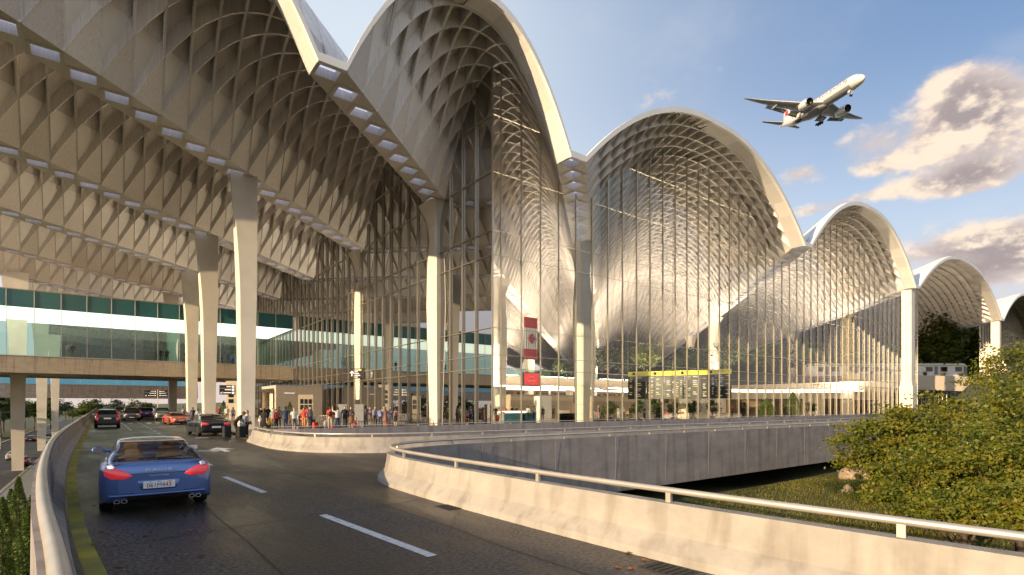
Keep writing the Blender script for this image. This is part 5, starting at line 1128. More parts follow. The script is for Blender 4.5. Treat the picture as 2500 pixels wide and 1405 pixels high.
# plaza, left to right
PL_=[
 (535,1027,'person in a red top standing by the dark cones between the columns',1.72,.2,'stand',RD,K,dict(hair='black')),
 (554,1033,'man in a white shirt facing us over the roof of the black saloon',1.78,0,'hold',W,KH,dict(hair='brown')),
 (569,1032,'woman in a white cardigan right of the man in the white shirt',1.66,-.3,'stand',(.6,.5,.48),PU,dict(hair='brown',long=True)),
 (637,1044,'woman in a black top and white skirt by the beige entrance',1.70,.5,'hold',K,W,dict(hair='black',long=True,shorts=True,skirt=(.52,.24,W))),
 (645,1062,'woman in a short black dress walking at the edge of the plaza',1.68,B_-.5,'walk',K,K,dict(hair='brown',long=True,shorts=True,sleeve=False,skirt=(.56,.27,K))),
 (654,1047,'man in a dark suit and white shirt walking toward us by the entrance',1.82,.1,'walk',K,K,dict(hair='grey')),
 (667,1052,'boy in a pale mint shirt and beige trousers',1.66,.3,'stand',MI,BG,dict(hair='brown',sleeve=False)),
 (674,1052,'person in red with a dark coat over the arm',1.58,.8,'hold',RD,K,dict(hair='black')),
 (681,1046,'woman in a khaki jacket standing behind the person in red',1.74,-.5,'talk',KH,K,dict(hair='brown',long=True)),
 (697,1058,'man in a navy suit seen from behind pulling a case',1.80,B_+.15,'walk',NV,JE,dict(hair='black')),
 (718,1056,'woman in a white blouse and grey shorts with an orange bag',1.70,.2,'walk',W,GRY,dict(hair='blond',long=True,shorts=True)),
 (733,1044,'small child in navy beside the red family',1.15,.3,'stand',NV,NV,dict(hair='brown')),
 (742,1047,'person in orange trousers behind the person in red shorts',1.68,-.4,'stand',RD,OR,dict(hair='brown')),
 (749,1046,'person in a red jacket and black shorts with the group by the cases',1.80,B_-.7,'talk',RD,K,dict(hair='brown',shorts=True)),
 (757,1050,'man in a grey shirt and jeans next to the red case',1.80,.6,'stand',GRY,JE,dict(hair='black')),
 (806,1052,'man in an orange red shirt with a dark bag across his back',1.80,B_,'stand',(.55,.09,.04),(.45,.38,.30),dict(hair='black',sleeve=False)),
 (824,1053,'woman in white raising a hand to take a picture',1.72,B_+.4,'photo',W,JE,dict(hair='black')),
 (842,1051,'man in a black jacket and white shirt crossing in front of the left pillar',1.82,.1,'walk',K,(.05,.04,.045),dict(hair='brown')),
 (857,1052,'woman in sunglasses and a brown skirt between the two grey pillars',1.78,0,'hold',(.10,.06,.06),BR,dict(hair='brown',long=True,shorts=True,skirt=(.58,.24,(.22,.11,.06)))),
 (888,1042,'man with a pale backpack in jeans by the right pillar',1.80,B_+.2,'stand',(.2,.2,.22),JE,dict(hair='brown')),
 (893,1040,'person in a dark shirt hidden behind the pale backpack',1.84,B_,'stand',GRY,JE,dict(hair='black')),
 (903,1041,'older person in a grey vest and light trousers facing right',1.68,-1.0,'stand',(.16,.12,.14),(.45,.42,.38),dict(hair='grey')),
 (916,1042,'person in a striped pale blue shirt in the waiting group',1.76,.2,'hold',(.28,.30,.42),JE,dict(hair='blond')),
 (928,1045,'person with a bright blue backpack seen from behind',1.68,B_,'stand',(.4,.15,.2),JE,dict(hair='brown')),
 (937,1041,'person in a mint shirt standing behind the blue backpack',1.82,.5,'talk',MI,BG,dict(hair='brown')),
 (941,1044,'woman in a brown striped dress in the waiting group',1.70,B_+.3,'stand',(.28,.14,.12),(.28,.14,.12),dict(hair='brown',long=True,shorts=True,skirt=(.5,.25,(.28,.14,.12)))),
 (954,1043,'man in a navy and white shirt near the trolley line',1.78,-.5,'talk',NV,JE,dict(hair='brown')),
 (966,1042,'girl in dark shorts with a grey backpack at the end of the group',1.62,B_-.5,'stand',(.3,.12,.1),K,dict(hair='brown',shorts=True)),
]
who={}
for px,fy,lb,h,t,p,c1,c2,kw in PL_: who[px]=pp(px,fy,lb,h,t,p,c1,c2,**kw)
backpack('pale backpack of the man by the right pillar',who[888],(.50,.40,.33),(.4,.15,.15)); backpack('bright blue backpack in the waiting group',who[928],(.12,.25,.60),(.35,.45,.65)); backpack('dark bag across the back of the man in orange red',who[806],K,None,.7); backpack('small grey backpack of the girl in shorts',who[966],GRY,None,.8)
q=who[645]; handbag('yellow handbag at the side of the woman in the black dress',q.location.x+.30,q.location.y-.1,.92,.6,(.62,.38,.02),1.15)
q=who[718]; handbag('orange bag carried by the woman in the white blouse',q.location.x-.28,q.location.y+.1,.95,.6,OR)
for (px,fy,c,h,lb) in ((705,1060,(.25,.25,.28),.6,'grey patterned case behind the man in the navy suit'),(729,1058,(.12,.11,.17),.55,'dark violet case behind the woman in the white blouse'),(762,1050,K,.8,'tall black case beside the man in the grey shirt'),(770,1052,RD,.62,'bright red case standing beside the tall black one'),(815,1053,(.6,.06,.12),.35,'round crimson bag at the feet of the man in orange red'),(947,1042,OR,.55,'orange case in the middle of the waiting group'),(660,1047,K,.4,'small black case next to the man in the dark suit')):
    x,y=at(px,fy); suitcase(lb,x,y,.14,.3,c,h)
x,y=at(868,1052); person('child in pink crouching against the right pillar',x,y,.14,1.5,-.3,'crouch',PK,PK,hair='blond',skin=0)
x,y=at(794,1054); person('toddler in white standing in front of the trolleys',x,y,.14,.85,.2,'stand',W,(.5,.45,.25),hair='blond')
# inside the hall
HALL=[(1210,62,'woman in a black dress with a coral case just inside the glass corner',1.74,.2,'hold',K,K,dict(long=True,hair='black')),
 (1234,74,'clerk in red at the check-in counter beside the red tape',1.70,0,'stand',RD,K,{}),(1250,75,'middle clerk in a black jacket at the check-in counter',1.72,0,'stand',K,K,{}),(1261,75,'clerk in a dark jacket nearest the column at the check-in counter',1.70,0,'talk',(.03,.03,.02),K,dict(hair='black')),
 (1289,66,'man in a white shirt and jeans walking into the hall with a black case',1.76,B_,'walk',W,JE,dict(hair='black')),(1304,65,'taller man in a cream shirt and jeans next to the one in white',1.82,B_+.2,'stand',(.55,.5,.42),JE,dict(hair='black')),(1325,66,'man in an olive jacket walking away right of the pair in jeans',1.72,B_,'walk',(.09,.075,.04),K,dict(hair='grey')),
 (1351,76,'traveller in green left of the second inner column',1.72,.3,'talk',(.12,.13,.06),K,{}),(1432,66,'man in a violet jacket and pale trousers from behind near the column',1.84,B_,'stand',PU,(.5,.48,.44),dict(hair='brown')),
 (1448,70,'child in a grey top at the head of the queue',1.45,B_,'stand',(.2,.2,.26),JE,{}),(1461,70,'man in a striped dark shirt in the queue',1.80,.6,'stand',GRY,GRY,dict(hair='grey')),(1471,66,'person with a yellow green bag stepping forward in the queue',1.72,-.6,'walk',(.40,.40,.10),K,dict(hair='black')),
 (1500,72,'person in a bright orange wrap bending in the queue',1.62,.5,'lean',(.45,.24,.06),JE,dict(hair='brown',long=True)),(1510,70,'person in a mint coat in the middle of the queue',1.72,B_-.4,'hold',(.30,.38,.33),W,dict(hair='black')),(1523,72,'woman in pale violet at the back of the queue',1.70,.2,'stand',(.42,.3,.42),JE,dict(hair='black',long=True)),(1532,71,'child in bright yellow in the queue',1.25,.1,'stand',(.6,.52,.03),JE,dict(hair='brown')),(1539,71,'person in a black jacket at the end of the queue',1.76,-.5,'talk',K,K,dict(hair='black')),
 (1573,63,'guard in a dark vest facing the queue',1.78,.9,'talk',(.02,.03,.03),K,dict(hair='black',sleeve=False)),(1787,84,'person in a red shirt walking alone in the right half of the hall',1.72,.9,'walk',RD,K,dict(sleeve=False))]
for px,D,lb,h,t,p,c1,c2,kw in HALL:
    x,y=unproj(px,D); person(lb,x,y,.15,h,-math.atan2(x,y)+t,p,c1,c2,group='travellers inside the hall',**kw)
x,y=unproj(1214,61); suitcase('coral case beside the woman in the black dress',x,y,.15,.2,(.6,.16,.12),.75,.45); x,y=unproj(1278,65); suitcase('black case left of the men in jeans',x,y,.15,.2,K,.8,.5,.3)
# on the footbridge and the gallery
for (px,yy,lb,h,t,p,c1,c2,kw) in ((166,88.2,'man in a white shirt raising a hand at the footbridge glass',1.85,.3,'photo',W,BG,dict(hair='brown')),(178,88.2,'man in a dark jacket and grey trousers beside the waving man',1.82,-.3,'hold',K,GRY,dict(hair='black')),(394,88.4,'man in a black suit leaning at the footbridge glass',1.82,.2,'stand',K,K,dict(hair='blond')),(408,88.4,'woman in a black jacket next to the man in the suit on the footbridge',1.80,-.2,'hold',K,K,dict(hair='brown',long=True)),
  (541,88.6,'person in grey at the left of the footbridge group',1.80,B_,'stand',GRY,K,dict(hair='brown')),(556,88.6,'person in dark blue in the middle of the footbridge group',1.80,B_,'stand',(.08,.08,.16),K,dict(hair='brown')),(569,88.8,'person in bright blue trousers in the footbridge group',1.76,.3,'talk',(.3,.4,.6),(.03,.10,.5),dict(hair='brown')),(577,88.8,'woman in pale blue at the right of the footbridge group',1.70,-.3,'stand',(.3,.42,.55),(.3,.42,.55),dict(hair='blond',long=True))):
    r=(px-1250)/1322; x=yy*(FX+r*FY)/(FY-r*FX); person(lb,x,yy,7.96,h,-math.atan2(x,yy)+t,p,c1,c2,group='people on the footbridge',**kw)
for i,(px,D,lb,t,p,c1,c2) in enumerate(((948,92,'leftmost person at the gallery balustrade','x' and .3,'stand',K,K),(962,92,'person in white among the gallery group',-.2,'talk',W,W),(968,92.5,'person in red among the gallery group',.2,'stand',RD,W),(985,92,'person in pale grey with arms raised in the gallery group',.1,'talk',(.45,.45,.45),GRY),(1003,92,'rightmost person of the gallery group',.4,'stand',(.3,.3,.3),K),(1150,95,'man in black alone at the gallery balustrade',0,'stand',K,K),(1222,93,'person in white walking along the gallery by the glass corner',1.2,'walk',W,W),(1740,97,'person in white on the gallery above the yellow topped boards',.2,'stand',W,K))):
    x,y=unproj(px,D); person(lb,x,y,6.95,1.75,-math.atan2(x,y)+t,p,c1,c2,group='people on the gallery')
# ------------------------------------------------------------------ inside the hall
M['hall_fill']=mat('added_fill_light',(.9,.85,.75),.6,emit=(1,.80,.58),estr=33.0); M['ribbon']=mat('lit_ribbon',(.9,.86,.8),.5,emit=(1,.90,.74),estr=1.1)  # strong fill glow is added to brighten the vaults; ribbon is the lit canopy edge
M['shop']=mat('shop_glass',(.05,.035,.03),.15,col2=(.22,.15,.10),scale=.5,stretch=(1,1,.4)); M['wallb']=mat('hall_wall',(.40,.32,.25),.6,var=.12,scale=.3); M['greenglass']=glassmat('balustrade_glass',(.42,.66,.58),1.5)
g=thing('hall_gallery','beige upper gallery with green glass balustrade running round the hall','gallery',(30,72,5.1))
mb=MB(); mb.box(0,88,0,54,0,1.75); mb.build('slab',M['beige'],g)
mb=MB(); mb.add([(0,.1,1.75),(88,.1,1.75),(88,.1,2.9),(0,.1,2.9)],[(0,1,2,3)]); mb.add([(0.05,.1,1.75),(.05,54,1.75),(.05,54,2.9),(.05,.1,2.9)],[(0,1,2,3)]); mb.build('balustrade',M['greenglass'],g)
mb=MB(); mb.box(0,88,.07,.13,2.9,2.95); mb.build('handrail',M['rail'],g)
mb=MB(); mb.box(0,88,14,14.4,-5,0); mb.build('back_wall',M['wallb'],g)
mb=MB()
for k in range(17): mb.box(1.5+5*k,5.5+5*k,13.9,13.97,-2.6,-.5)
mb.build('shop_front',M['shop'],g)
for k,x in enumerate((6,24,42,60,78)):
    mb=MB(); mb.box(x-.5,x+.5,4,5,-5,0); mb.build('pillar',M['cream'],g)
M['down']=mat('added_downlight',(.9,.87,.8),.6,emit=(1,.90,.74),estr=3.6)  # extra glow added to brighten the lower hall
for q in range(3): mb=MB(); mb.box(1,87,1.6+4.2*q,2.3+4.2*q,-.12,-.05); mb.build('ceiling_light',M['down'],g)  # glowing strips added under the slab as fill light
mb=MB(); mb.box(94.8,95.0,2-36,126-72,.15,6.7); mb.box(94.7,94.8,4-36,50-72,.15,3.0,1); mb.box(94.7,94.8,-18,0,.15,3.4,1)
for v in range(len(mb.v)): mb.v[v]=(mb.v[v][0],mb.v[v][1]+38,mb.v[v][2])
mb.build('end_wall',[M['cream'],M['shop']],term)
for k in range(6):  # uplights added out of sight to light the roof from below
    mb=MB(); mb.box(2+14.5*k,14+14.5*k,40,43,1.76,2.6); mb.box(2.2+14.5*k,13.8+14.5*k,40.2,42.8,2.61,2.66,1); mb.build('added_uplight',[M['beige'],M['hall_fill']],g)
for k in range(5):
    mb=MB(); mb.box(2+17*k,14+17*k,6,7.6,1.76,2.3); mb.box(2.2+17*k,13.8+17*k,6.2,7.4,2.31,2.36,1); mb.build('added_uplight',[M['beige'],M['hall_fill']],g)
def ribbon_canopy(label,pts,w,z,th,posts):
    o=thing('hall_canopy',label,'canopy',(pts[0][0],pts[0][1],z)); O=Vector((pts[0][0],pts[0][1],0)); P=smooth(pts,8); secs=[];top=[];edge=MB()
    mb=MB()
    for p,t,nn,s in frames(P):
        a=p-nn*0; secs.append([(a.x-O.x,a.y-O.y,0),(a.x-O.x,a.y-O.y,th),(a.x-nn.x*w*-1-O.x,a.y+nn.y*w-O.y,th),(a.x+nn.x*w-O.x,a.y+nn.y*w-O.y,0)])
    mb.loft(secs); mb.build('canopy_slab',M['white'],o)
    mb=MB(); s2=[[Vector(q[0])+Vector((0,-.02,th*.15)),Vector(q[0])+Vector((0,-.05,th*.5)),Vector(q[1])+Vector((0,-.02,-th*.12)),Vector(q[1])+Vector((0,.0,-th*.12))] for q in secs]; mb.loft(s2); mb.build('lit_edge',M['ribbon'],o)
    mb=MB(); s3=[[Vector(q[1])*.72+Vector(q[2])*.28+Vector((0,0,.02)),Vector(q[1])*.35+Vector(q[2])*.65+Vector((0,0,.02)),Vector(q[1])*.35+Vector(q[2])*.65+Vector((0,0,.06)),Vector(q[1])*.72+Vector(q[2])*.28+Vector((0,0,.06))] for q in secs]; mb.loft(s3); mb.build('added_fill_light',M['hall_fill'],o)  # glowing strip added on top of the slab, hidden from below
    mb=MB(); s4=[[Vector(q[0])*.6+Vector(q[3])*.4+Vector((0,0,-.05)),Vector(q[0])*.45+Vector(q[3])*.55+Vector((0,0,-.05)),Vector(q[0])*.45+Vector(q[3])*.55+Vector((0,0,-.02)),Vector(q[0])*.6+Vector(q[3])*.4+Vector((0,0,-.02))] for q in secs]; mb.loft(s4); mb.build('added_downlight',M['down'],o)
    for (x,y) in posts: mb=MB(); mb.lathe([(.22,-z+.15),(.18,0)],(x-O.x,y-O.y,0),12); mb.build('post',M['cream'],o)
ribbon_canopy('white curved canopy with a lit edge over the check-in counters',[(36,63),(42,61.2),(50,62.5),(58,61),(66,63)],-5,4.55,.36,[(38,64.5),(47,64),(56,64),(64,65)])
ribbon_canopy('long wavy canopy with a lit edge in the right half of the hall',[(70,62),(78,59.5),(86,58.5),(95,54.2),(104,51.5),(112,45.8),(118,42.5)],-6,4.6,.4,[(73,64),(82,62.5),(91,60),(100,56),(110,51)])
ribbon_canopy('plain canopy with a lit edge above the shops behind the left glass wall',[(30,70),(29.2,84),(30.2,100),(29.4,122)],2.4,4.2,.35,[(31,75),(31,90),(31,108)])
def block(name,label,cat,px,D,w,d,h,m,z=.146,rz=0,group=None,front=None):
    x,y=unproj(px,D); o=thing(name,label,cat,(x,y,z),rz,group); mb=MB(); mb.bbox(-w/2,w/2,-d/2,d/2,0,h,.03); mb.build('cabinet',m,o)
    if front: mb=MB(); mb.box(-w/2+.06,w/2-.06,-d/2-.03,-d/2-.002,h*.75,h*.93); mb.build('front_panel',front,o)
    return o
block('service_wall','low grey beige wall standing behind the check-in counters','wall',1320,80,12,1.2,3.4,M['wallb'],front=M['beige'])
block('service_wall','grey beige wall behind the queue right of the second inner column','wall',1505,80,11,1.2,3.2,M['wallb'],front=M['beige'])
block('counter','rounded lit counter with three clerks behind it','counter',1248,72,5,1.0,1.15,M['cream'],front=M['ribbon'])
block('kiosk_block','tall white block left of the second inner column','kiosk',1325,74,2.2,1.2,3.1,M['white'],front=M['white'])
block('kiosk_block','white block behind the guard','kiosk',1572,70,1.3,1.0,2.5,M['white'],front=M['white'])
block('kiosk_block','pale block behind the potted tree next to the dark bin','kiosk',1600,72,1.6,1.0,2.2,M['cream'],front=M['white'])
block('kiosk_block','white counter block behind the potted tree left of the fourth column','kiosk',1692,74,4.4,1.6,2.1,M['cream'],front=M['white'])
block('counter','small counter with a white screen left of the second inner column','counter',1374,76,1.9,.9,1.15,M['cream'],front=M['white'])
block('waste_bin','dark bin standing beside the potted tree in the hall','bin',1609,61,.55,.55,1.15,M['black'],front=M['grey'])
for i,(px,w,h) in enumerate(((1850,4,2.6),(1905,3.4,2.2),(2045,4.5,3.0),(2110,5,2.8))):
    block('shop_unit',['dark shop unit left of the shorter conifer in the right half of the hall','dark shop unit between the two conifers at the parapet','dark shop unit in the middle of the glass right of the taller conifer','dark shop unit nearest the end column'][i],'shop unit',px,84+5*i,w,3,h,M['shop'],front=M['beige'])
def tape(px0,px1,D,label):
    x0,y0=unproj(px0,D); x1,y1=unproj(px1,D); o=thing('queue_barrier',label,'barrier',(x0,y0,.15),0,'queue barriers in the hall'); d=Vector((x1-x0,y1-y0,0))
    for t in (0,.5,1): mb=MB(); c=d*t; mb.lathe([(.16,0),(.16,.03),(.03,.05),(.03,1.0),(.0,1.0)],(c.x,c.y,0),10); mb.build('post',M['cream'],o)
    mb=MB(); n=Vector((-d.y,d.x,0)).normalized()*.01; mb.hexa([-n+Vector((0,0,.78)),d-n+Vector((0,0,.78)),d+n+Vector((0,0,.78)),n+Vector((0,0,.78))],[-n+Vector((0,0,.98)),d-n+Vector((0,0,.98)),d+n+Vector((0,0,.98)),n+Vector((0,0,.98))]); mb.build('tape',cloth(RD),o)
tape(1620,1636,68,'red tape barrier right of the dark bin'); tape(1656,1670,68,'red tape barrier left of the white counter block'); tape(1222,1232,70,'red tape barrier beside the clerk in red'); tape(1421,1431,69,'red tape barrier left of the man in violet'); tape(1452,1462,69,'red tape barrier behind the child in grey')
# planters and low blue glass screens by the glass wall
for i,(px,w) in enumerate(((1165,3.0),(1270,4.2),(1385,2.6))):
    x,y=unproj(px,57); o=thing('glass_screen',['low glass screen left of the glass corner of the hall','long low blue glass screen in front of the check-in counters','low blue glass screen left of the second inner column'][i],'screen',(x,max(y,36),.15),0,'low screens in the hall'); mb=MB(); mb.box(-w/2,w/2,-.02,.02,.1,1.0); mb.build('glass',M['bluglass'],o); mb=MB(); mb.box(-w/2,w/2,-.05,.05,0,.1); mb.build('base',M['grey'],o)
for i,px in enumerate((1468,1510,1548,1640)):
    x,y=unproj(px,56); o=thing('planter_box',['dark bench planter under the queue','second dark bench planter from the left under the queue','dark bench planter below the guard','dark bench planter below the red tape'][i],'planter',(x,y,.15),0,'bench planters in the hall'); mb=MB(); mb.bbox(-1.1,1.1,-.3,.3,.08,.45,.03); mb.build('box',M['black'],o); mb=MB(); mb.box(-1.0,1.0,-.22,.22,0,.08); mb.build('plinth',M['grey'],o)
# departure boards
x0,y0=unproj(1533,70); bd=thing('departures_board','row of black flight information boards with a bright yellow header hanging over the hall','information board',(x0,y0,2.5))
M['sgn_y']=mat('yellow_header',(.80,.72,.02),.5,emit=(1,.9,.05),estr=.15); M['txt']=mat('board_text',(.5,.5,.45),.6,emit=(.9,.9,.8),estr=.15); M['txt2']=mat('board_text_amber',(.45,.36,.14),.6,emit=(.8,.7,.3),estr=.12)
pts=[unproj(px,D) for px,D in ((1533,70),(1578,69),(1643,67.5),(1712,66),(1786,63.5))]
rs=np.random.RandomState(3)
for k in range(4):
    a=Vector((pts[k][0]-x0,pts[k][1]-y0,0)); b=Vector((pts[k+1][0]-x0,pts[k+1][1]-y0,0)); d=b-a; ang=math.atan2(d.y,d.x); L_=d.length-.08; c=(a+b)/2; zt=4.35-.02*k
    mb=MB(); mb.obox((c.x,c.y,1.75),L_,.25,2.9,ang); pn=mb.build('screen_panel',M['black'],bd)
    mb=MB(); mb.obox((c.x,c.y,3.5),L_,.32,.58,ang); hd=mb.build('header',M['sgn_y'],bd)
    n=Vector((d.y,-d.x,0)).normalized()*.13; t=d.normalized(); mb=MB(); q=.25
    while q<L_-.5:
        w=rs.choice([.12,.25,.45,.6])
        for r_ in range(11):
            if rs.rand()<.62:
                ww=w*(.5+.5*rs.rand()); p=a+t*(q+ww/2)+n; mb.obox((p.x,p.y,3.0-.235*r_),ww,.01,.11,ang,int(rs.rand()<.35))
        q+=w+.22
    if mb.v: mb.build('text_rows',[M['txt'],M['txt2']],pn)
    p=a+t*(L_*.35)+Vector((d.y,-d.x,0)).normalized()*.17
    mb=MB(); mb.lathe([(.0,-.005),(.2,-.005),(.2,.005),(0,.005)],(0,0,0),14,axis='Y'); ic=mb.build('header_icon',M['black'],hd); ic.location=(p.x,p.y,3.5); ic.rotation_euler=(0,0,ang)
    p=p+t*1.05; text_mesh('header_lettering','Arrivals',.36,M['wallb'],hd,(p.x,p.y,3.5),(math.pi/2,0,ang),.004)
for k in (0,2,4): mb=MB(); zz=float(zroof(*pts[k]))-2.5+.3; mb.tube([(pts[k][0]-x0,pts[k][1]-y0,4.0),(pts[k][0]-x0,pts[k][1]-y0,zz)],.03,6); mb.build('hanger',M['mull'],bd)
# vertical flag banner behind the glass
fx,fy=unproj(1296,48.5); fl=thing('flag_banner','vertical red and white maple leaf flag hanging behind the glass','flag',(fx,fy,6.1)); M['flag_r']=mat('flag_red',(.66,.045,.04),.8,var=.15,scale=6,stretch=(6,1,.2)); M['flag_w']=mat('flag_white',(.85,.82,.76),.8,var=.1,scale=6,stretch=(6,1,.2))
fw,fh=1.55,3.75
def fstrip(z0,z1,m,nm):
    mb=MB(); n=24; secs=[]
    for i in range(n+1):
        u=i/n; x=(u-.5)*fw; yy=.018*math.sin(u*38); secs.append([(x,yy-.006,z0),(x,yy+.006,z0),(x,yy+.006,z1),(x,yy-.006,z1)])
    mb.loft(secs,0,False); return mb.build(nm,m,fl)
fstrip(0,fh*.25,M['flag_r'],'red_band'); fstrip(fh*.25,fh*.75,M['flag_w'],'white_field'); fstrip(fh*.75,fh,M['flag_r'],'red_band')
half=[(0,1.0),(.13,.72),(.30,.82),(.22,.36),(.44,.58),(.50,.44),(.74,.52),(.66,.24),(.80,.16),(.42,-.16),(.47,-.30),(.06,-.22),(.05,-.62),(0,-.62)]
leaf=half+[(-x,y) for x,y in reversed(half[1:-1])]
def leaf_mesh(nm,m,parent,s,rot,loc,axis='front'):
    mb=MB(); pts=[]
    for x,y in leaf:
        X=x*math.cos(rot)-y*math.sin(rot); Z=x*math.sin(rot)+y*math.cos(rot); pts.append((X*s,Z*s))
    n=len(pts); mb.add([(x,-.004,z) for x,z in pts],[tuple(range(n))]); mb.add([(x,.004,z) for x,z in pts],[tuple(reversed(range(n)))]); o=mb.build(nm,m,parent); o.location=loc; return o
leaf_mesh('maple_leaf',M['flag_r'],fl,.62,-math.pi/2,(-.05,-.035,fh*.5))
for sx in (-.7,.7): mb=MB(); mb.tube([(sx,0,fh),(sx,0,float(zroof(fx+sx,fy))-6.1+.3)],.008,5); mb.build('cable',M['mull'],fl)
mb=MB(); mb.tube([(-.8,0,fh+.01),(.8,0,fh+.01)],.02,6); mb.build('bar',M['mull'],fl)
# red screen on the gallery edge
rx,ry=unproj(1297,78); sc_=thing('advert_screen','red lit advertising screen in a black frame in front of the gallery edge','screen',(rx,min(ry,71.4),4.75)); mb=MB(); mb.bbox(-1.6,1.6,-.12,.12,0,2.0,.03); mb.build('frame',M['black'],sc_); M['redscr']=mat('red_screen',(.5,.03,.03),.3,var=.3,scale=1.2,emit=(1,.05,.05),estr=.35); mb=MB(); mb.box(-1.38,1.30,-.16,-.125,.14,1.86); s_=mb.build('screen_face',M['redscr'],sc_)
mb=MB(); mb.obox((.0,-.17,1.35),.75,.01,.04,0); mb.obox((-.1,-.17,.75),1.3,.01,.05); mb.build('screen_marks',M['txt'],s_)
# wayfinding signs
M['signtxt']=mat('sign_white',(.78,.76,.72),.6,emit=(1,.97,.9),estr=.25)
def arrow(mb,x,z,s,a,y=-.07):
    def P(u,v): return (x+s*(u*math.cos(a)-v*math.sin(a)),y,z+s*(u*math.sin(a)+v*math.cos(a)))
    mb.add([P(-.09,-.5),P(.09,-.5),P(.09,.15),P(-.09,.15)],[(0,1,2,3)]); mb.add([P(0,.5),P(-.42,.08),P(-.25,.02),P(0,.25),P(.25,.02),P(.42,.08)],[(0,1,2,3),(0,3,4,5)])
def sign_pylon(label,px,D,zb,w,h,two,rz,post_h,lower=False,group=None):
    x,y=unproj(px,D); o=thing('direction_sign',label,'sign',(x,y,.14),rz,'direction signs'); mb=MB(); mb.bbox(-.09,.09,-.06,.06,0,post_h,.01); mb.build('post',M['cream'],o)
    for s in ((-1,1) if two else (-1,)):
        c=s*(w/2+.14); mb=MB(); mb.bbox(c-w/2,c+w/2,-.06,.06,zb,zb+h,.01); pn=mb.build('panel',M['black'],o)
        mb=MB(); arrow(mb,c-s*-1*w*.36 if s>0 else c-w*.36,zb+h*.2,h*.26,math.pi*.75 if s<0 else -math.pi*.25)
        for r_ in range(3):
            zz=zb+h*(.84-.32*r_); ic=c+(w*.36 if s<0 else -w*.36); mb.box(ic-.13,ic+.13,-.072,-.066,zz-.13,zz+.13); l=w*(.3+.1*r_); e=ic-(.2 if s<0 else -.2); mb.box(min(e,e-l*(1 if s<0 else -1)),max(e,e-l*(1 if s<0 else -1)),-.072,-.066,zz-.05,zz+.05)
        mb.box(c-w*.46,c+w*.46,-.070,-.066,zb+h*.66,zb+h*.67); mb.build('pictograms',M['signtxt'],pn)
        if lower:
            mb=MB(); mb.bbox(c-w*.35,c+w*.35,-.06,.06,zb-h*1.15,zb-.35,.01); p2=mb.build('lower_panel',M['black'],o); mb=MB()
            for r_ in range(3): zz=zb-.65-.48*r_; ic=c-s*w*.24; mb.box(ic-.1,ic+.1,-.072,-.066,zz-.13,zz+.13); mb.box(min(ic+s*.2,ic+s*.75),max(ic+s*.2,ic+s*.75),-.072,-.066,zz-.04,zz+.04)
            mb.build('pictograms',M['signtxt'],p2)
    return o
sign_pylon('black two winged direction sign on a post between the canopy columns',578,66,3.15,1.75,1.15,True,-.35,4.4)
sign_pylon('tall black direction sign with lower panels behind the left glass wall',1151,66,3.4,1.35,1.2,True,-.1,4.8,True)
sign_pylon('small black direction sign far along the kerb',385,150,4.2,3.0,1.8,True,-.3,6.2)
x,y=unproj(862,62.5); o=thing('hanging_sign','black hanging sign with a white upward arrow in the left glass wall','sign',(23.35,60.0,5.05),-math.pi/2+.9,'direction signs'); mb=MB(); mb.bbox(-.85,.85,-.1,.1,0,1.15,.02); pn=mb.build('panel',M['black'],o); mb=MB(); arrow(mb,-.6,.58,.62,0,-.112)
for r_ in range(5): mb.box(-.22,.08+.14*((r_*2)%3),-.114,-.108,.12+.2*r_,.22+.2*r_); mb.box(-.36,-.29,-.114,-.108,.12+.2*r_,.22+.2*r_)
mb.build('lettering',M['signtxt'],pn); mb=MB(); mb.box(.2,.5,-.114,-.108,.9,1.05); mb.build('colour_patch',M['sgn_y'],pn)
for sx in (-.6,.6): mb=MB(); mb.tube([(sx,0,1.15),(sx,0,float(zroof(23.35,60))-5.05+.4)],.012,5); mb.build('hanger',M['mull'],o)
# notice boards of dark tiles on pale panels
for i,(px,D,lb) in enumerate(((573,70,'pale wall panel with six dark square screens between the columns'),(747,58,'yellowish ticket kiosk with rows of dark screens by the glass wall'))):
    x,y=unproj(px,D); x=min(x,23.2); o=thing('screen_panel',lb,'information panel',(x,y,.14),-.3); w,h=(2.0,5.0) if i==0 else (1.5,3.0); mb=MB(); mb.bbox(-w/2,w/2,-.1,.1,0,h,.02); pn=mb.build('panel',M['cream'] if i==0 else mat('kiosk_yellow',(.52,.45,.31),.5),o)
    for r_ in range(3 if i==0 else 2):
        for c in range(2 if i==0 else 3): mb=MB(); a=(-.42+.84*c if i==0 else -.42+.42*c); z=(2.4+.75*r_ if i==0 else 1.65+.62*r_); s=.29 if i==0 else .15; mb.box(a-s,a+s,-.13,-.1,z-.25,z+.25); mb.build('screen',M['black'],pn)
# beige entrance box
M['ebox']=mat('entrance_plaster',(.50,.43,.35),.6,var=.06); o=thing('entrance_box','beige entrance box with a dark framed doorway in front of the left glass wall','entrance',(17.0,70.0,.14))
mb=MB(); mb.box(0,5.6,0,.25,0,4.2); mb.box(0,.25,.25,1.0,0,4.2); mb.box(0,.25,7.0,8,0,4.2); mb.box(0,.25,1.0,7.0,3.6,4.2); mb.box(0.25,5.6,7.75,8,0,4.2); mb.box(-.02,5.6,-.02,8,4.2,4.32); mb.build('wall',M['ebox'],o)
mb=MB(); mb.box(-.12,.0,.7,1.0,0,3.8); mb.box(-.12,0,7.0,7.3,0,3.8); mb.box(-.12,0,1.0,7.0,3.6,3.95); mb.build('door_frame',M['dark'],o)
mb=MB(); mb.box(.9,.95,1.0,7.0,0,3.6); mb.build('door_leaf',M['cream'],o)
mb=MB(); mb.box(1.0,2.2,-.03,-.001,3.3,3.42); mb.build('lettering',M['signtxt'],o)
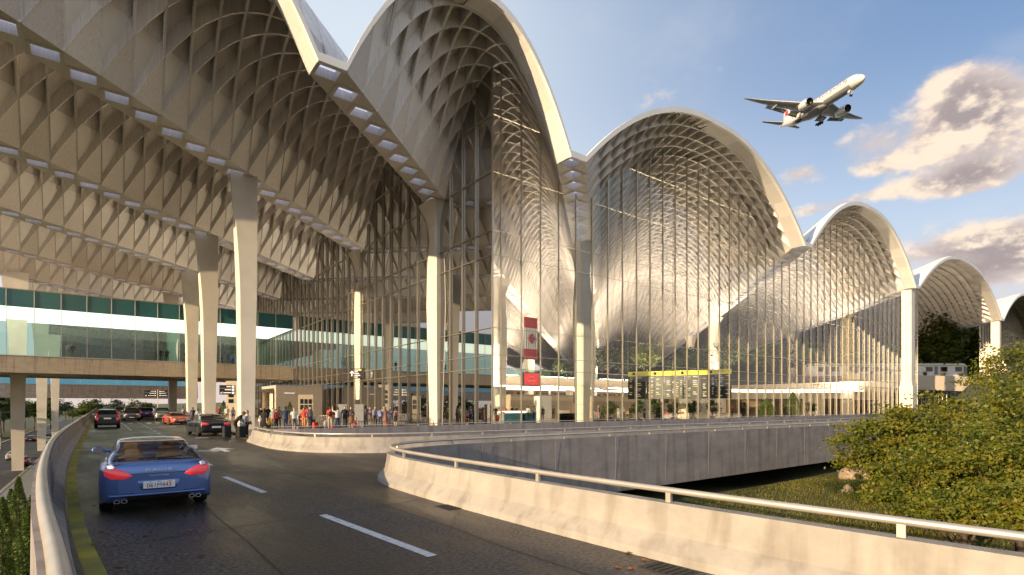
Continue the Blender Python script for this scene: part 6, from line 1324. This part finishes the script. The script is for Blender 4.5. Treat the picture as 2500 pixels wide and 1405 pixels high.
# grey pillars on the plaza
for i,px in enumerate((841,882)):
    x,y=at(px,1044); o=thing('information_pillar',['left one of the two plain grey slabs on the plaza','right one of the two plain grey slabs on the plaza, behind the pale backpack'][i],'pillar',(x,y+.4,.14),-.55,'grey slabs on the plaza'); mb=MB(); mb.bbox(-.38,.38,-.16,.16,.06,1.95,.02); mb.build('slab',M['grey'],o); mb=MB(); mb.box(-.34,.34,-.13,.13,0,.06); mb.build('plinth',M['black'],o)
x,y=at(862,1043); o=make_tree('shrub','bright green potted shrub between the two grey slabs','plant',(x+.6,y+.7,.14),1.5,(.45,.45,.6),M['leafy'],700,.1,777,None,.03,14,.3,3)
# luggage trolleys in two nested rows
def trolley():
    o=thing('luggage_trolley','steel luggage trolley nested in the row along the glass wall','trolley',(0,0,.14),0,'nested luggage trolleys'); mb=MB()
    for sx in (-.28,.28): mb.tube([(sx,.45,.12),(sx,-.45,.16),(sx,-.52,.5),(sx,-.6,1.0)],.018,6)
    mb.tube([(-.28,.45,.12),(.28,.45,.12)],.018,6); mb.tube([(-.28,0,.15),(.28,0,.15)],.014,6); mb.tube([(-.28,-.5,.45),(.28,-.5,.45)],.014,6); mb.build('frame',M['chrome'],o)
    mb=MB(); mb.tube([(-.3,-.6,1.0),(.3,-.6,1.0)],.028,8); mb.build('handle',M['cream'],o)
    for sx,sy in ((-.26,-.4),(.26,-.4),(0,.4)): mb=MB(); mb.lathe([(0,-.02),(.07,-.02),(.07,.02),(0,.02)],(sx,sy,.07),10,axis='X'); mb.build('wheel',M['tyre'],o)
    return o
tr=trolley(); k=0
for (p0,p1,n) in (((764,1046),(835,1046),13),((975,1040),(1027,1034),17)):
    a=at(*p0); b=at(*p1); ang=math.atan2(b[1]-a[1],b[0]-a[0])
    for i in range(n):
        t=i/(n-1); o=tr if k==0 else copy_tree(tr); o.location=(min(a[0]+(b[0]-a[0])*t,23.2),a[1]+(b[1]-a[1])*t+.8,.14); o.rotation_euler=(0,0,ang-math.pi/2+1.2); k+=1
# street lamps by the highway
lp=None
for (px,D) in ((2,110),(33,150),(96,230)):
    x,y=unproj(px,D)
    if lp is None:
        lp=thing('street_lamp','slim grey street lamp beside the lower highway','street lamp',(x,y,-7),0,'street lamps on the lower highway'); mb=MB(); mb.tube([(0,0,0),(0,0,7.6)],[.1,.06],8); mb.build('pole',M['grey'],lp); mb=MB(); mb.tube([(-1.2,0,7.55),(1.2,0,7.55)],.04,6); mb.build('arm',M['grey'],lp)
        for s in (-1,1): mb=MB(); mb.bbox(s*1.2-.3,s*1.2+.3,-.12,.12,7.5,7.6,.02); mb.build('lamp_head',M['grey'],lp)
    else: copy_tree(lp,(x,y,-7))
# train on the guideway
tr_=thing('train','white airport train with dark windows standing behind the guideway beam','train',(137,52,8.2)); d=Vector((30,-23,0)).normalized(); ang=math.atan2(d.y,d.x); tr_.rotation_euler=(0,0,ang)
for k in range(2):
    c0=-10+18*k; mb=MB(); secs=[]
    for x,s in ((c0,.9),(c0+.3,1),(c0+17.2,1),(c0+17.5,.9)): secs.append([(x,-1.35*s,.4),(x,-1.4*s,1.2),(x,-1.3*s,3.0*s+.1),(x,-.9*s,3.35*s),(x,.9*s,3.35*s),(x,1.3*s,3.0*s+.1),(x,1.4*s,1.2),(x,1.35*s,.4)])
    mb.loft(secs); b=mb.build('carriage',M['white'],tr_)
    for q in range(5):
        xx=c0+1.6+3.3*q; mb=MB(); mb.box(xx,xx+1.5,-1.43,-1.33,1.45,2.5); mb.build('window',M['carglass_d'],b)
        if q%2==0: mb=MB(); mb.box(xx+1.9,xx+2.7,-1.43,-1.33,.75,2.6); mb.build('door',M['grey'],b)
    mb=MB(); mb.box(c0+.2,c0+17.3,-1.45,-1.38,2.75,2.9); mb.build('stripe',mat('train_stripe',(.35,.42,.15),.5),b)
mb=MB(); mb.box(-12,28,-2.2,2.2,-.8,.35); mb.build('guideway_deck',M['conc_grey'],tr_)
# ------------------------------------------------------------------ airliner
al=thing('airliner','white twin engine airliner with red maple leaf tail climbing with its wheels down','aeroplane',(288.62,125.41,153.42)); al.rotation_mode='QUATERNION'
w_=Vector((.111352608,.253238042,-2.17152199)); al.rotation_quaternion=Matrix.Rotation(w_.length,3,w_).to_quaternion()
M['fus']=mat('airliner_white',(.74,.71,.66),.3,coat=.4); M['belly']=mat('airliner_grey',(.30,.30,.31),.35,coat=.3); M['wingm']=mat('wing_grey',(.34,.33,.33),.4,.2); M['fan']=mat('fan_dark',(.03,.03,.035),.4,.6); M['ared']=mat('airline_red',(.62,.015,.03),.5)
mb=MB(); secs=[]
for x,r,z in ((37,.15,-.9),(36.7,.75,-.85),(36,1.35,-.7),(34.8,1.95,-.5),(33,2.5,-.25),(30.5,2.95,-.05),(28,3.1,0),(10,3.1,0),(-12,3.1,0),(-18,2.95,.15),(-24,2.4,.6),(-30,1.55,1.3),(-34.5,.8,1.75),(-36.6,.3,1.9)):
    secs.append([(x,r*math.cos(a),z+r*1.0*math.sin(a)) for a in np.linspace(0,2*math.pi,33)[:-1]])
mb.loft(secs,0,True)
for i,f in enumerate(mb.f):
    c=np.mean([mb.v[k] for k in f],0)
    if c[2]<-1.9 and -16<c[0]<30 : mb.m[i]=1
fu=mb.build('fuselage',[M['fus'],M['belly']],al)
mb=MB(); secs=[]
for x,w,z in ((11,.6,-2.6),(8,2.6,-3.5),(0,3.4,-3.9),(-7,3.2,-3.8),(-12,1.2,-3.0)): secs.append([(x,w*math.cos(a),z*.5-1.2+(-z*.5)*.9*math.sin(a)*.6) for a in np.linspace(0,2*math.pi,17)[:-1]])
mb.loft(secs,0,True); mb.build('belly_fairing',M['belly'],al)
def foil(secs_,nm,m,par):   # sections: leading edge point, trailing edge point, thickness
    mb=MB(); S=[]
    for le,te,t in secs_:
        le,te=Vector(le),Vector(te); up=Vector((0,0,1)) if nm!='fin' else Vector((0,1,0)); q=[]
        for u,h in ((0,0),(.06,.5),(.3,1),(.65,.7),(1,.06)): q.append(le+(te-le)*u+up*t*h*.5)
        for u,h in ((1,-.06),(.65,-.5),(.3,-.75),(.06,-.4)): q.append(le+(te-le)*u+up*t*h*.5)
        S.append(q)
    mb.loft(S,0,True); return mb.build(nm,m,par)
for s in (-1,1):
    wg=foil([((11,s*2.4,-1.9),(-5.2,s*2.4,-2.2),1.7),((4.2,s*10,-1.0),(-5.6,s*10,-1.3),1.1),((-5.2,s*24,1.2),(-10.0,s*24,1.0),.5),((-9.6,s*30.2,2.6),(-12.2,s*30.2,2.5),.28),((-12.4,s*32.4,3.3),(-13.4,s*32.4,3.3),.1)],'wing',M['wingm'],al)
    for y in (6.5,13.5,18): mb=MB(); xx=-5.2-(y-10)*.31 if y>10 else -4.8; mb.tube([(xx+3,s*y,-1.6+y*.07),(xx,s*y,-1.9+y*.07),(xx-2.2,s*y,-2.1+y*.07)],[.12,.34,.08],8); mb.build('flap_fairing',M['fus'],wg)
    foil([((-3.5,s*4.5,-2.3),(-7.8,s*4.6,-3.7),.3),((-5.4,s*9.6,-1.7),(-9.0,s*9.7,-2.8),.25)],'flap',M['wingm'],wg); foil([((-6,s*11.5,-1.3),(-9.0,s*11.6,-2.2),.25),((-9.2,s*21,.5),(-11.3,s*21,-.2),.18)],'flap',M['wingm'],wg)
    foil([((-28.5,s*1.2,1.6),(-34.2,s*1.2,1.6),.7),((-35,s*10.8,2.6),(-37.2,s*10.8,2.6),.2)],'tailplane',M['wingm'],al)
    ec=(0,s*9.6,-3.4); mb=MB(); mb.lathe([(1.72,12.2),(1.95,11.9),(2.12,10.8),(2.1,8),(1.8,5.2),(1.55,4.2),(1.5,4.3)],ec,28,axis='X',caps=False); en=mb.build('engine',M['fus'],al)
    mb=MB(); mb.lathe([(1.72,12.2),(1.62,11.6),(1.60,10.6),(.5,10.5),(.0,11.3)],ec,24,axis='X',caps=False); mb.build('fan',M['fan'],en); mb=MB(); mb.lathe([(1.2,4.9),(.95,3.2),(.4,2.2),(.0,1.6)],ec,16,axis='X'); mb.build('exhaust_cone',M['wingm'],en)
    mb=MB(); mb.lathe([(1.70,12.25),(1.85,12.22),(1.97,11.95),(2.02,11.6),(1.98,11.6)],ec,28,axis='X',caps=False); mb.build('intake_lip',M['chrome'],en)
    mb=MB(); mb.hexa([(9,s*9.4,-1.5),(9,s*9.8,-1.5),(-1,s*9.8,-1.7),(-1,s*9.4,-1.7)],[(6,s*9.45,-.6),(6,s*9.75,-.6),(-2,s*9.75,-1.1),(-2,s*9.45,-1.1)]); mb.build('pylon',M['fus'],en)
    lg=None; mb=MB(); mb.tube([(-3.5,s*5.3,-1.8),(-3.6,s*5.5,-6.2)],[.28,.22],8); mb.tube([(-6,s*5.5,-6.2),(-1.2,s*5.5,-6.0)],.14,6); mb.tube([(-3.5,s*3.0,-2.8),(-3.55,s*5.4,-4.6)],.12,6); lg=mb.build('landing_gear',M['wingm'],al)
    for x in (-5.4,-3.6,-1.8):
        for e in (-.55,.55): mb=MB(); mb.lathe([(0,-.22),(.62,-.22),(.68,0),(.62,.22),(0,.22)],(x,s*5.5+e,-6.2),12,axis='Y'); mb.build('wheel',M['tyre'],lg)
    mb=MB(); mb.obox((-3.6,s*6.4,-4.0),2.6,.06,2.0,0); mb.build('gear_door',M['fus'],lg)
fin=foil([((-23.5,0,3.0),(-33.6,0,2.4),.8),((-33.2,0,11.9),(-37.0,0,12.2),.3)],'fin',M['fus'],al)
for s in (-1,1):
    mb=MB(); n=len(leaf); c=math.cos(-.62); q=math.sin(-.62); mb.add([(-31.2+2.6*(x*c-y*q),s*.42,6.6+2.6*(x*q+y*c)) for x,y in leaf],[tuple(range(n))]); mb.build('maple_leaf',M['ared'],fin)
mb=MB(); mb.tube([(29.5,0,-2.8),(29.8,0,-5.6)],[.16,.14],8); mb.tube([(28,0,-3.0),(29.7,0,-4.6)],.08,6); ng=mb.build('landing_gear',M['wingm'],al)
for e in (-.35,.35): mb=MB(); mb.lathe([(0,-.16),(.5,-.16),(.54,0),(.5,.16),(0,.16)],(29.8,e,-5.6),12,axis='Y'); mb.build('wheel',M['tyre'],ng)
for e in (-.7,.7): mb=MB(); mb.obox((28.6,e,-3.6),1.8,.05,1.0); mb.build('gear_door',M['fus'],ng)
mb=MB()
for a in np.linspace(.75,math.pi-.75,7): mb.obox((34.55-.35*abs(math.cos(a)),2.0*math.cos(a),-.42+1.98*math.sin(a)*.78+.2),.5,.42,.5,0)
mb.build('cockpit_windows',M['carglass_d'],fu)
for s in (-1,1):
    mb=MB()
    for k in range(46):
        x=27-1.02*k
        if -2<x-5<-1: continue
        r=3.1 if x>-12 else 3.1-(-12-x)*.02; mb.box(x-.16,x+.16,min(s*(r*.985-.02),s*(r*.985+.03)),max(s*(r*.985-.02),s*(r*.985+.03)),.35,.72)
    mb.build('cabin_windows',M['carglass_d'],fu)
    for x in (28.6,17,-17): mb=MB(); mb.box(x-.5,x+.5,min(s*2.98,s*3.1),max(s*2.98,s*3.1),-.6,1.1); mb.build('door',M['wingm'],fu)
# lettering wrapped on the starboard and port sides, above the windows
for s in (-1,1):
    t=text_mesh('airline_lettering','AIR CANADA',2.35,M['ared'],fu,(0,0,0),(0,0,0),.0,22.0)
    me=t.data; k=t.scale[0]; t.scale=(1,1,1)
    for v in me.vertices:
        u=v.co.x*k; h=v.co.y; ang=.30+h/3.1
        if s<0: v.co=Vector((14.0+u,-3.13*math.cos(ang),3.13*math.sin(ang)))
        else: v.co=Vector((14.0-u,3.13*math.cos(ang),3.13*math.sin(ang)))
    mb=MB(); n=len(leaf); P_=[]
    for x,y in leaf: ang=.30+.95*y/3.1; P_.append((26.6+.95*x,s*3.13*math.cos(ang),3.13*math.sin(ang)))
    mb.add(P_,[tuple(range(n))]); mb.build('maple_leaf',M['ared'],fu)
